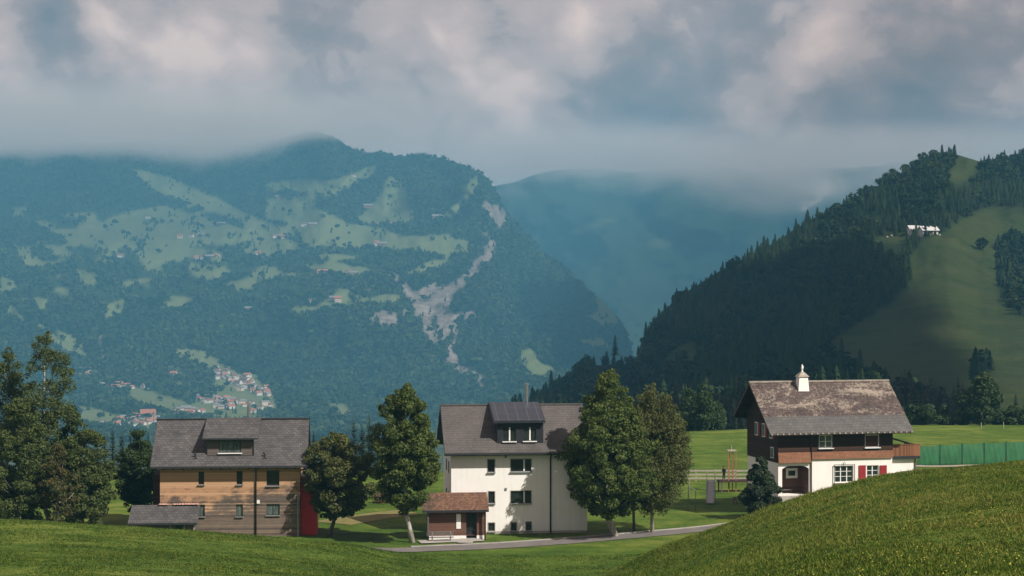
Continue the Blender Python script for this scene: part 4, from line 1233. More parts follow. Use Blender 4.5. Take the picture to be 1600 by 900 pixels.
# small dark windows on the left gable
for (yy_, z0_) in ((3.0, 6.0), (6.0, 6.0), (3.0, 2.9), (6.0, 2.9)):
    b = MB(); b.box(W0-0.05, W0-0.003, yy_-0.4, yy_+0.4, z0_, z0_+1.2); w = b.build('window', M['dark_metal'], r_)
    b = MB(); b.box(W0-0.07, W0-0.053, yy_-0.33, yy_+0.33, z0_+0.07, z0_+1.13); b.build('pane', M['glass'], w)
rx0 = h2.L(694.6, 708, -0.9).x; rx1 = h2.L(924, 706, -0.9).x
mb = MB(); gable_roof(mb, rx0, rx1, -0.9, ze, 5.0, zr_, 10.9, ze, 0.15)
roof = mb.build('roof', M['slate_b'], r_)
mb = MB(); mb.box(rx0-0.01, rx1+0.01, 4.8, 5.2, zr_-0.06, zr_+0.07); mb.build('ridge_cap', M['slate_b'], roof)
mb = MB(); mb.box(rx0+0.02, rx1-0.02, -1.03, -0.905, ze-0.22, ze-0.02); mb.build('gutter', M['dark_metal'], roof)
mb = MB()
for xx in (rx0, rx1):
    for s in (1, -1):
        mb.add([(xx-0.02, 5, zr_), (xx+0.03, 5, zr_), (xx+0.03, 5, zr_-0.32), (xx-0.02, 5, zr_-0.32),
                (xx-0.02, 5-5.92*s, ze), (xx+0.03, 5-5.92*s, ze), (xx+0.03, 5-5.92*s, ze-0.28), (xx-0.02, 5-5.92*s, ze-0.28)],
               [(0,1,5,4),(1,2,6,5),(2,3,7,6),(3,0,4,7),(4,5,6,7),(0,3,2,1)])
mb.build('fascia', M['black_board'], roof)
mb = MB(); mb.prism_x([(-0.86, ze-0.24), (-0.86, ze-0.3), (0, zt-0.05), (0, zt+0.01)], rx0+0.1, rx1-0.1); mb.build('soffit', M['black_board'], roof)
dx0, dx1 = h2.L(777, 675, 0.2).x, h2.L(849, 675, 0.2).x
q1 = h2.R(786, 806, 667, 689.5, 0.2); q2 = h2.R(818, 837.5, 666.5, 689, 0.2)
mb = MB(); wall_front(mb, dx0, dx1, 9.0, 11.45, 0.2, [q1, q2], 0.15)
for xx in (dx0, dx1):
    mb.add([(xx, 0.2, 9.0), (xx, 0.2, 11.45), (xx, 5.0, 12.95), (xx, 5.0, 12.5)], [(0, 1, 2, 3)])
dm = mb.build('dormer', M['black_board'], r_)
for q in (q1, q2):
    w = window(r_, *q, 0.28, M['black_board'], fw=0.06, sill=M['white_paint'])
    cx = q[0] + (q[1]-q[0])*0.52
    b = MB(); b.box(cx-0.07, cx+0.07, 0.24, 0.33, q[2]+0.06, q[3]-0.06); b.build('mullion', M['white_paint'], w)
mb = MB(); e0, e1 = h2.L(771, 659, -0.3).x, h2.L(852.5, 659, -0.3).x
mb.prism_x([(-0.3, 11.48), (5.0, 13.12), (5.0, 12.98), (-0.3, 11.32)], e0, e1); mb.build('dormer_roof', M['black_board'], dm)
mb = MB(); mb.prism_x([(-0.22, 11.53), (4.85, 13.10), (4.85, 13.13), (-0.22, 11.565)], e0+0.12, e1-0.12)
o = mb.build('solar_panel', M['solar'], dm)
gutter_pipe(r_, h2.L(860, 780, 0).x, 0, ze-0.15, -0.3, 0.08)
c = h2.L(822.7, 620, 6.0)
mb = MB(); zc = h2.L(822.7, 602, 6.0).z
mb.tube([(c.x, 6.0, 11.6), (c.x, 6.0, zc)], 0.19, 12); mb.tube([(c.x, 6.0, zc+0.06), (c.x, 6.0, zc+0.20)], 0.24, 12)
mb.build('chimney', M['steel'], r_)
for px_, py_ in ((790, 713.5), (790.5, 764)):
    c = h2.L(px_, py_, 0); mb = MB(); mb.box(c.x-0.1, c.x+0.1, -0.09, -0.003, c.z-0.12, c.z+0.12); mb.build('wall_lamp', M['grey_paint'], r_)

# ---- timber hut with clay tiles
hu = House('timber_hut', 'small brown timber hut with mossy clay tile roof', 712, 178.0, -25.05, math.radians(6.0), 'hut')
s_ = hu.root
x0, x1 = hu.L(670, 818, 0).x, hu.L(757, 818, 0).x
ze = hu.L(712, 797, -0.7).z; zr_ = hu.L(712, 769.5, 1.7).z
mb = MB(); gable_roof(mb, hu.L(659.5, 797, -0.7).x, hu.L(764, 797, -0.7).x, -0.7, ze, 1.7, zr_, 4.0, ze, 0.12); rf = mb.build('roof', M['red_tile'], s_)
mb = MB(); mb.box(hu.L(659.5, 797, -0.7).x+0.01, hu.L(764, 797, -0.7).x-0.01, -0.8, -0.705, ze-0.22, ze-0.01); mb.build('fascia', M['dark_metal'], rf)
zp = 0.45
qd = hu.R(728.5, 745, 801, 834, 0); qs = hu.R(713, 720, 803, 826, 0)
mb = MB(); wall_front(mb, x0, x1, zp, ze+0.1, 0, [(qd[0], qd[1], zp, qd[3], 0.5)])
for xx in (x0, x1): mb.add([(xx, 0, zp), (xx, 3.4, zp), (xx, 3.4, ze+0.2), (xx, 1.7, zr_-0.2), (xx, 0, ze+0.1)], [(0, 1, 2, 3, 4)])
mb.quad((x0, 3.4, zp), (x1, 3.4, zp), (x1, 3.4, ze), (x0, 3.4, ze))
mb.build('wall', M['brown_wood'], s_)
mb = MB(); mb.box(x0-0.02, qd[0], -0.03, 3.42, -0.5, zp-0.003); mb.box(qd[1], x1+0.02, -0.03, 3.42, -0.5, zp-0.003); mb.box(qd[0], qd[1], 0.3, 3.4, -0.5, 0.12); mb.build('plinth', M['white'], s_)
mb = MB(); mb.box(qd[0]+0.02, qd[1]-0.02, 0.40, 0.46, 0.13, qd[3]-0.02); dr = mb.build('door', M['black_board'], s_)
mb = MB(); mb.box(qd[0]+0.18, qd[1]-0.18, 0.37, 0.395, 0.9, qd[3]-0.2); mb.build('pane', M['glass'], dr)
mb = MB(); mb.box(qs[0], qs[1], -0.05, -0.004, qs[2], qs[3]); o = mb.build('notice_board', M['white_paint'], s_)
for px_ in (669, 758):
    c = hu.L(px_, 820, -0.4); mb = MB(); mb.box(c.x-0.08, c.x+0.08, -0.48, -0.32, -0.4, ze-0.1); mb.build('post', M['dark_wood'] if px_ > 700 else M['grey_wood'], s_)
c = hu.L(749.5, 805, 0); mb = MB(); mb.tube([(c.x, -0.02, c.z), (c.x, -0.22, c.z+0.05)], 0.03, 6); mb.lathe([(0.05, -0.22), (0.09, -0.02), (0.03, 0.05)], (c.x, -0.22, c.z), 8); mb.build('wall_lamp', M['dark_metal'], s_)
# bench in front of the hut
bn = House('bench', 'grey weathered wooden bench against the timber hut', 689.5, 176.9, -25.03, math.radians(6.0), 'bench')
bw = 1.22
mb = MB()
for k in range(3): mb.box(-bw, bw, -0.42+k*0.15, -0.30+k*0.15, 0.43, 0.48)
mb.build('seat', M['bench_wood'], bn.root)
mb = MB()
for k in range(2): mb.box(-bw, bw, 0.07, 0.12, 0.66+0.2*k, 0.80+0.2*k)
mb.build('backrest', M['bench_wood'], bn.root)
for xx in (-0.9, 0.9):
    mb = MB(); mb.box(xx-0.06, xx+0.06, -0.38, -0.28, -0.1, 0.427); mb.box(xx-0.06, xx+0.06, 0.0, 0.065, -0.1, 0.98); mb.box(xx-0.05, xx+0.05, -0.275, -0.003, 0.33, 0.42)
    mb.build('leg', M['grey_paint'], bn.root)

# ---- chalet
h3 = House('chalet', 'old chalet with lichened shingle roof, red shutters and white chimney', 1305, 196.0, -22.6, math.radians(13))
r_ = h3.root
W0 = h3.L(1216, 740, 0).x; W1 = h3.L(1394, 740, 0).x
ze, zr_ = 6.95, 12.15; yr = 5.25; sl = (zr_-ze)/(yr+1.2); zbk = 8.1; ybk = yr + (zr_-zbk)/sl; D = ybk - 0.9
z_mid, z_up = h3.L(1330, 716, 0).z, h3.L(1330, 705, 0).z
z_pb = h3.L(1240, 723, 0).z
xp = h3.L(1267, 740, 0).x
qc = h3.R(1304, 1333, 727.5, 754, 0); qd = h3.R(1354, 1373, 727, 751, 0); qp = h3.R(1222, 1264, 726, 772, 0)
mb = MB()
wall_front(mb, W0, xp, -1.0, z_pb, 0, [(qp[0], qp[1], 0.05, qp[3], 2.3)], mi=0)
wall_front(mb, xp, W1, -1.0, z_mid, 0, [qc, qd], mi=0)
mb.quad((xp, 0, z_pb), (xp, 0.01, z_pb), (xp, 0.01, z_mid), (xp, 0, z_mid))
for xx in (W0, W1): mb.quad((xx, 0, -1.0), (xx, D, -1.0), (xx, D, z_pb if xx < 0 else z_mid), (xx, 0, z_pb if xx < 0 else z_mid))
mb.quad((W0, D, -1), (W1, D, -1), (W1, D, z_mid), (W0, D, z_mid))
mb.build('wall', M['white_b'], r_)
mb = MB(); mb.box(qp[0]-0.02, qp[1]+0.02, 2.25, 2.4, -0.2, qp[3]+0.02)
mb.box(qp[0]+0.002, qp[0]+0.06, 0.12, 2.24, 0.06, qp[3]-0.01); mb.box(qp[1]-0.06, qp[1]-0.002, 0.12, 2.24, 0.06, qp[3]-0.01)
pb = mb.build('porch_wall', M['brown_wood'], r_)
mb = MB()   # arched fascia over the porch
for k in range(10):
    a0 = qp[0] + (qp[1]-qp[0])*k/10; a1 = qp[0] + (qp[1]-qp[0])*(k+1)/10
    f0_ = 0.36*(2*k/10-1)**4; f1_ = 0.36*(2*(k+1)/10-1)**4
    mb.prism_y([(a0, qp[3]-0.12-f0_), (a1, qp[3]-0.12-f1_), (a1, qp[3]-0.002), (a0, qp[3]-0.002)], 0.01, 0.16)
mb.build('porch_arch', M['white_paint'], r_)
q = h3.R(1228, 1246, 731.5, 747, 2.2)
window(r_, q[0], q[1], q[2], q[3], 2.16, M['white_paint'], fw=0.27, label='white framed porch window')
mb = MB(); mb.box(qp[0]+0.4, qp[1]-1.2, 1.75, 2.15, 0.42, 0.48); mb.box(qp[0]+0.5, qp[0]+0.6, 1.8, 2.1, 0.05, 0.42); mb.box(qp[1]-1.4, qp[1]-1.3, 1.8, 2.1, 0.05, 0.42)
mb.build('porch_bench', M['grey_wood'], r_)
# upper storey
qa = h3.R(1279.5, 1301, 679.5, 700, -0.06); qb = h3.R(1351.5, 1374, 679, 699, -0.06)
mb = MB(); wall_front(mb, W0-0.05, W1+0.05, z_up-0.1, ze+0.55, -0.06, [qa, qb], 0.18)
ztop = lambda y: zr_ - abs(y-yr)*sl - 0.27
for xx, zlo in ((W0-0.05, z_pb+0.003), (W1+0.05, z_up-0.1)):
    mb.add([(xx, -0.06, zlo), (xx, D+0.05, zlo), (xx, D+0.05, ztop(D+0.05)), (xx, yr, zr_-0.3), (xx, -0.06, ze+0.55)], [(0, 1, 2, 3, 4)])
mb.quad((W0-0.05, D+0.05, z_up-0.1), (W1+0.05, D+0.05, z_up-0.1), (W1+0.05, D+0.05, ztop(D)), (W0-0.05, D+0.05, ztop(D)))
mb.build('upper_wall', M['dark_wood'], r_)
mb = MB()
mb.prism_x([(-0.03, z_mid+0.0), (-0.22, z_mid+0.0), (-0.10, z_up), (-0.03, z_up)], xp+0.08, W1+0.02)
mb.prism_x([(-0.03, z_pb+0.0), (-0.32, z_pb+0.0), (-0.10, z_up+0.0), (-0.03, z_up+0.0)], W0-0.04, xp-0.08)
mb.build('shingle_band', M['shingle'], r_)
w = window(r_, *qa, 0.03, M['white_paint'], mull=(0.5,), trans=(0.5,), fw=0.10, sill=M['white_paint'], glass=M['curtain_glass'])
w = window(r_, *qb, 0.03, M['white_paint'], fw=0.10, sill=M['white_paint'], glass=M['dark_shutter'], label='white framed window closed by a dark red blind')
w = window(r_, *qc, 0.10, M['white_paint'], mull=(0.34, 0.67), trans=(0.36, 0.66), fw=0.09, sill=M['stone'], glass=M['glass'])
b = MB()
for k in range(13):
    xx = qc[0]-0.1 + (qc[1]-qc[0]+0.2)*k/12
    if k in (0, 12): b.box(xx-0.03, xx+0.03, -0.18, -0.12, qc[2]-0.2, qc[3]+0.15)
b.box(qc[0]-0.13, qc[1]+0.13, -0.18, -0.12, qc[3]+0.1, qc[3]+0.15); b.box(qc[0]-0.13, qc[1]+0.13, -0.25, -0.12, qc[2]-0.25, qc[2]-0.2)
b.tube([((qc[0]+qc[1])/2-0.15, -0.15, qc[3]+0.15), ((qc[0]+qc[1])/2, -0.15, qc[3]+0.45), ((qc[0]+qc[1])/2+0.15, -0.15, qc[3]+0.15)], 0.03, 5)
b.build('window_grille', M['dark_metal'], w)
w = window(r_, *qd, 0.10, M['white_paint'], mull=(0.5,), trans=(0.36, 0.66), fw=0.09, sill=M['stone'], glass=M['glass'])
for pa, pb_ in ((1342, 1352.7), (1374.8, 1385.5)):
    s = h3.R(pa, pb_, 727, 754, -0.05)
    b = MB(); b.box(s[0], s[1], -0.09, -0.04, s[2], s[3])
    for k in range(9):
        zz = s[2]+0.1 + (s[3]-s[2]-0.2)*k/8.0
        b.box(s[0]+0.08, s[1]-0.08, -0.105, -0.088, zz-0.05, zz+0.04)
    b.build('shutter', M['red_shutter'], r_)
rx0 = W0 - 1.4; rx1 = h3.L(1427.5, 675, -1.2).x
zs = ze + 1.65       # top of the grey eave strip
ys = -1.2 + (zs-ze)/sl
mb = MB()
mb.prism_x([(ys, zs), (yr, zr_), (ybk, zbk), (ybk, zbk-0.2), (yr, zr_-0.26), (ys, zs-0.2)], rx0, rx1)
roof = mb.build('roof', M['lichen_roof'], r_)
mb = MB(); mb.prism_x([(-1.2, ze-0.03), (ys-0.002, zs-0.03), (ys-0.002, zs-0.19), (-1.2, ze-0.2)], rx0+0.01, rx1-0.01)
mb.build('eave_strip', M['grey_strip'], roof)
mb = MB(); mb.box(rx0-0.01, rx1+0.01, yr-0.2, yr+0.2, zr_-0.08, zr_+0.08); mb.build('ridge_cap', M['stone'], roof)
mb = MB()
for k in range(26):
    xx = rx0 + 0.2 + (rx1-rx0-0.4)*k/25
    mb.box(xx-0.09, xx+0.09, -1.28, -1.203, ze-0.21, ze-0.06)
mb.build('rafter_ends', M['pale_wood'], roof)
mb = MB(); mb.prism_x([(-1.19, ze-0.205), (-1.19, ze-0.3), (yr, zr_-0.42), (ybk-0.01, zbk-0.3), (ybk-0.01, zbk-0.21), (yr, zr_-0.30)], rx0+0.03, rx1-0.03); mb.build('soffit', M['dark_wood'], roof)
gutter_pipe(r_, xp, 0, ze-0.2, -0.5, 0.07, 1.2)
# chimney
c = Vector((-2.0, 4.5, 0)); zb_ = zr_ - 1.2; zc = 12.75
cc = h3.L(1253.3, 600, 4.5); cx = cc.x
zt_ = h3.L(1253, 588.5, 4.5).z
ch = MB()
ch.add([(cx-0.66, 3.95, zb_), (cx+0.66, 3.95, zb_), (cx+0.66, 5.05, zb_), (cx-0.66, 5.05, zb_), (cx-0.5, 4.05, zt_), (cx+0.5, 4.05, zt_), (cx+0.5, 4.95, zt_), (cx-0.5, 4.95, zt_)],
       [(0,3,2,1),(4,5,6,7),(0,1,5,4),(1,2,6,5),(2,3,7,6),(3,0,4,7)])
chim = ch.build('chimney', M['white_b'], roof)
mb = MB(); mb.add([(cx-0.66, 3.93, zt_+0.003), (cx+0.66, 3.93, zt_+0.003), (cx+0.66, 5.07, zt_+0.003), (cx-0.66, 5.07, zt_+0.003), (cx-0.2, 4.3, zt_+0.5), (cx+0.2, 4.3, zt_+0.5), (cx+0.2, 4.7, zt_+0.5), (cx-0.2, 4.7, zt_+0.5)],
       [(0,3,2,1),(4,5,6,7),(0,1,5,4),(1,2,6,5),(2,3,7,6),(3,0,4,7)])
mb.build('chimney_cap', M['stone'], r_)
mb = MB(); mb.lathe([(0.16, 0), (0.12, 0.12), (0.07, 0.22), (0.13, 0.36), (0.15, 0.5), (0.08, 0.6), (0.10, 0.7), (0.04, 0.85)], (cx, 4.5, zt_+0.503), 10); mb.tube([(cx, 4.5, zt_+1.0), (cx+0.18, 4.5, zt_+1.12)], 0.04, 6)
mb.build('chimney_finial', M['white_paint'], r_, smooth=True)
# gable windows
for yy_, zz_, hh in ((2.0, 6.1, 1.5), (4.2, 6.1, 1.5), (6.4, 6.1, 1.5), (1.6, 4.0, 1.2)):
    xx = W0 - 0.05
    b = MB(); b.box(xx-0.06, xx-0.003, yy_-0.45, yy_+0.45, zz_, zz_+hh); w = b.build('window', M['white_paint'], r_)
    b = MB(); b.box(xx-0.08, xx-0.063, yy_-0.36, yy_-0.04, zz_+0.1, zz_+hh-0.1); b.box(xx-0.08, xx-0.063, yy_+0.04, yy_+0.36, zz_+0.1, zz_+hh-0.1); b.build('pane', M['curtain_glass'], w)
    if zz_ > 5:
        b = MB(); b.box(xx-0.05, xx-0.003, yy_-0.95, yy_-0.5, zz_, zz_+hh); b.build('shutter', M['red_shutter'], r_)
# annexe under the balcony and balcony
bx1 = h3.L(1437.5, 705, 0.2).x; zfl = h3.L(1415, 712.5, 0.2).z; zrl = h3.L(1415, 695, 0.2).z
mb = MB(); mb.box(W1+0.06, h3.L(1431, 730, 0.5).x, 0.5, 4.0, -1.0, zfl-0.35); mb.build('side_wall', M['white_b'], r_)
mb = MB(); mb.box(W1+0.06, bx1, 0.1, 4.2, zfl-0.32, zfl-0.02); bal = mb.build('balcony', M['dark_metal'], r_)
mb = MB(); mb.box(W1+0.1, bx1, 0.15, 0.21, zfl, zrl); mb.box(bx1-0.06, bx1, 0.22, 4.1, zfl, zrl); mb.box(W1+0.08, bx1+0.05, 0.10, 0.26, zrl+0.003, zrl+0.08); mb.build('railing', M['balcony_wood'], bal)
mb = MB()
zA, zB = h3.L(1398, 681, 2.0).z, h3.L(1437, 693, 2.0).z
mb.add([(W1+0.1, 0.6, zA), (bx1-0.1, 0.6, zB), (bx1-0.1, 4.0, zB), (W1+0.1, 4.0, zA), (W1+0.1, 0.6, zA-0.08), (bx1-0.1, 0.6, zB-0.08), (bx1-0.1, 4.0, zB-0.08), (W1+0.1, 4.0, zA-0.08)],
       [(0,1,2,3),(7,6,5,4),(0,4,5,1),(1,5,6,2),(2,6,7,3),(3,7,4,0)])
mb.build('awning', M['black_board'], bal)
mb = MB(); xx = h3.L(1430, 730, 0.4).x; mb.tube([(xx, 0.40, zfl-0.3), (xx, 0.40, -0.6)], 0.06, 8); mb.build('downpipe', M['dark_metal'], r_)
# woodpile beside
lg = random.Random(4)
wp = House('stone_heap', 'low heap of pale stones against the chalet wall below the balcony', 1406, 195.5, -21.7, math.radians(13), 'stones')
mb = MB()
for k in range(46):
    a = lg.uniform(-1.3, 1.3); hgt = (1.0 - abs(a)/1.8)*1.15*lg.random()
    rr = lg.uniform(0.13, 0.26)
    mb.lathe([(rr*0.5, -rr*0.6), (rr, -rr*0.2), (rr*0.9, rr*0.3), (rr*0.4, rr*0.6)], (a, lg.uniform(-0.5, 0.3), hgt), 7)
stones = mb.build('stone_pile', M['stone'], wp.root)
# porch steps
mb = MB()
for k in range(5):
    mb.box(qp[0]-0.9-0.25*k, qp[1]+0.3, -1.1-0.35*k, -0.04 if k == 0 else -1.1-0.35*(k-1)-0.003, -1.6, 0.03-0.17*k)
mb.build('steps', M['concrete'], r_)
# round tub beside shrub
g = gb(1174, 0, 197.5)
mb = MB(); mb.lathe([(0.30, 0), (0.52, 0.25), (0.60, 0.62), (0.55, 1.0), (0.40, 1.25), (0.34, 1.28)], (0, 0, 0), 18)
o = mb.build('water_tub', M['tub'], smooth=True); o.location = g
tag(o, 'round pale grey tub beside the pine shrub', 'tub')

# ------------------------------------------------------------------ playground
def span(px, py, Y): return P(px, py, Y)
# slide
g = gb(1111, 0, 210.0)
sl_root = empty('playground_slide', g, math.radians(-8)); tag(sl_root, 'pale metal playground slide with a ladder in the chalet shade', 'slide')
mb = MB()
prof = [(-4.3, 0.28), (-3.7, 0.32), (-0.4, 2.25), (0.2, 2.4)]
for (ya, za), (yb, zb) in zip(prof[:-1], prof[1:]):
    mb.add([(-0.42, ya, za), (0.42, ya, za), (0.42, yb, zb), (-0.42, yb, zb), (-0.42, ya, za-0.05), (0.42, ya, za-0.05), (0.42, yb, zb-0.05), (-0.42, yb, zb-0.05)], [(0,1,2,3),(7,6,5,4),(0,4,5,1),(2,6,7,3)])
mb.build('chute', M['zinc'], sl_root)
for sx_ in (-1, 1):
    mb = MB(); xx = 0.47*sx_
    for (ya, za), (yb, zb) in zip(prof[:-1], prof[1:]):
        mb.add([(xx-0.03, ya, za-0.05), (xx+0.03, ya, za-0.05), (xx+0.03, ya, za+0.2), (xx-0.03, ya, za+0.2), (xx-0.03, yb, zb-0.05), (xx+0.03, yb, zb-0.05), (xx+0.03, yb, zb+0.2), (xx-0.03, yb, zb+0.2)],
               [(0,1,5,4),(1,2,6,5),(2,3,7,6),(3,0,4,7),(0,3,2,1),(4,5,6,7)])
    mb.build('side_rail', M['grey_paint'], sl_root)
    mb = MB(); mb.tube([(xx, 0.25, -0.2), (xx, 0.25, 3.3), (xx, -0.5, 3.35), (xx, -0.7, 2.25)], 0.035, 7); mb.build('handrail', M['zinc'], sl_root)
mb = MB()
for k in range(6): mb.tube([(-0.45, 0.9-0.1*k, 0.3+0.38*k), (0.45, 0.9-0.1*k, 0.3+0.38*k)], 0.03, 6)
for xx in (-0.45, 0.45): mb.tube([(xx, 1.0, -0.2), (xx, 0.3, 2.4)], 0.035, 6)
mb.build('ladder', M['grey_paint'], sl_root)
# climbing tower
g = gb(1144, 0, 219.0)
pt = empty('climbing_tower', g, math.radians(5)); tag(pt, 'climbing tower with orange posts and a dark platform', 'play tower')
s = 219.0/F
zt_ = P(1144, 705, 219).z - g.z; zpl = P(1144, 751, 219).z - g.z
for px_ in (1138.3, 1141.8, 1147.0, 1150.2):
    xx = (px_-1144)*s
    for yy_ in (0.0,):
        mb = MB(); mb.box(xx-0.045, xx+0.045, (0.0 if px_ in (1138.3, 1150.2) else 0.9), (0.09 if px_ in (1138.3, 1150.2) else 1.04), -0.3, zt_ - (0 if px_ < 1144 else 0.2)); mb.build('post', M['orange'], pt)
mb = MB()
for k in range(9):
    z_ = zpl + 0.35 + k*0.36
    if z_ > zt_-0.3: break
    mb.tube([(-5.7*s, 0.07, z_), (-2.2*s, 0.97, z_)], 0.02, 5); mb.tube([(3.0*s, 0.97, z_), (6.2*s, 0.07, z_)], 0.02, 5)
mb.build('rungs', M['orange'], pt)
mb = MB(); mb.box(-0.5, 0.55, 0.02, 1.02, zt_-0.02+0.0, zt_+0.1); mb.build('top_bar', M['pale_wood'], pt)
mb = MB(); mb.box(-1.6, 2.4, -0.6, 1.6, zpl-0.15, zpl); plat = mb.build('platform', M['dark_wood'], pt)
for xx, yy_ in ((-1.4, -0.5), (2.2, -0.5), (-1.4, 1.4), (2.2, 1.4)):
    mb = MB(); mb.box(xx-0.08, xx+0.08, yy_-0.08, yy_+0.08, -0.3, zpl-0.153); mb.build('leg', M['bark'], pt)
# bench table in the shade
g = gb(1158, 0, 206.0)
tb = empty('picnic_table', g, 0.2); tag(tb, 'dark picnic table in the shade by the pine shrub', 'table')
mb = MB()
for k in range(4): mb.box(-1.0, 1.0, -0.38+0.2*k, -0.22+0.2*k, 0.72, 0.77)
mb.build('tabletop', M['grey_wood'], tb)
for yy_ in (-0.75, 0.75):
    mb = MB(); mb.box(-1.0, 1.0, yy_-0.14, yy_+0.14, 0.42, 0.47); mb.build('seat', M['grey_wood'], tb)
for xx in (-0.75, 0.75):
    mb = MB(); mb.box(xx-0.05, xx+0.05, -0.8, 0.8, 0.36, 0.415); mb.tube([(xx, -0.6, -0.05), (xx, -0.2, 0.717)], 0.05, 6); mb.tube([(xx, 0.6, -0.05), (xx, 0.2, 0.717)], 0.05, 6); mb.build('leg', M['grey_wood'], tb)
# bent metal bars
for i, (pa, pt_, pb_, lab) in enumerate([((1063, 746), (1076.5, 748.5), (1076.5, 779), 'taller bent metal bar on the lawn left of the slide'), ((1075.5, 760), (1087, 765), (1087, 799), 'lower bent metal bar on the lawn nearest the lane')]):
    g = ground_at(pb_[0], pb_[1], 150); Y = g.y
    A, B = P(*pa, Y), P(*pt_, Y)
    mb = MB(); o0 = g
    ax = A.x-g.x
    mb.tube([(0, 0, -0.3), (0, 0, B.z-g.z-0.12), (-0.12, 0, B.z-g.z), (ax, 0.3, A.z-g.z), (ax-0.02, 0.3, -0.3)], 0.045, 8)
    o = mb.build('metal_bar', M['grey_paint'], smooth=True); o.location = g
    tag(o, lab, 'bar')
# rail fence
Yf = 231.0
fr = empty('rail_fence', gb(1113, 0, Yf)); tag(fr, 'pale three rail wooden fence behind the playground', 'fence')
x0, x1 = (1056-1113)*Yf/F, (1210-1113)*Yf/F
zs_ = [P(1113, q, Yf).z - fr.location.z for q in (735.5, 741.5, 747.5)]
for z_ in zs_:
    mb = MB(); mb.box(x0, x1, -0.05, 0.0, z_-0.11, z_+0.11); mb.build('rail', M['pale_wood'], fr)
for k in range(6):
    xx = x0 + 0.1 + (x1-x0-0.2)*k/5
    mb = MB(); mb.box(xx-0.06, xx+0.06, 0.003, 0.11, -0.4, zs_[0]+0.16); mb.build('post', M['pale_wood'], fr)
# field posts
for px_, py0, py1, lab in [(1143, 697, 706, 'thin pale post alone in the field beyond the playground'), (1533, 661, 671, 'pale fence post at the far field edge below the round tree'), (1568, 660, 670, 'pale fence post at the far field edge nearest the right side')]:
    g = ground_at(px_, py1, 200); h = (py1-py0)*g.y/F
    mb = MB(); mb.tube([(0, 0, -0.3), (0, 0, h)], [0.09, 0.07], 7); mb.tube([(0, 0, h+0.001), (0, 0, h+0.08)], [0.075, 0.01], 7)
    o = mb.build('fence_post', M['pale_wood']); o.location = g; tag(o, lab, 'post')
# green net fence
g0 = gb(1434, 0, 252.0); g1 = gb(1640, 0, 256.0)
nf = empty('net_fence', g0, math.atan2(g1.y-g0.y, g1.x-g0.x)); tag(nf, 'tall green net fence along the path beside the chalet', 'fence')
L_ = (g1.xy - g0.xy).length
hA, hB = 2.75, 3.2
mb = MB(); nn = 96; rows_ = 7; vs_ = []
for k in range(nn+1):
    t_ = k/nn; u_ = t_*6 % 1.0
    top_ = hA + (hB-hA)*t_ - 0.16*math.sin(math.pi*u_)
    for q_ in range(rows_):
        z_ = 0.03 + (top_-0.03)*q_/(rows_-1)
        vs_.append((L_*t_, -0.10*math.sin(math.pi*u_)*math.sin(math.pi*q_/(rows_-1)) + 0.035*math.sin(k*1.7 + q_*0.8), z_))
mb.add(vs_, [(k*rows_+q_, (k+1)*rows_+q_, (k+1)*rows_+q_+1, k*rows_+q_+1) for k in range(nn) for q_ in range(rows_-1)])
mb.build('net', M['net'], nf, smooth=True)
for k in range(7):
    xx = L_*k/6; mb = MB(); mb.tube([(xx, -0.07, -0.3), (xx, -0.07, hA+(hB-hA)*k/6+0.08)], 0.04, 6); mb.build('post', M['dark_metal'], nf)

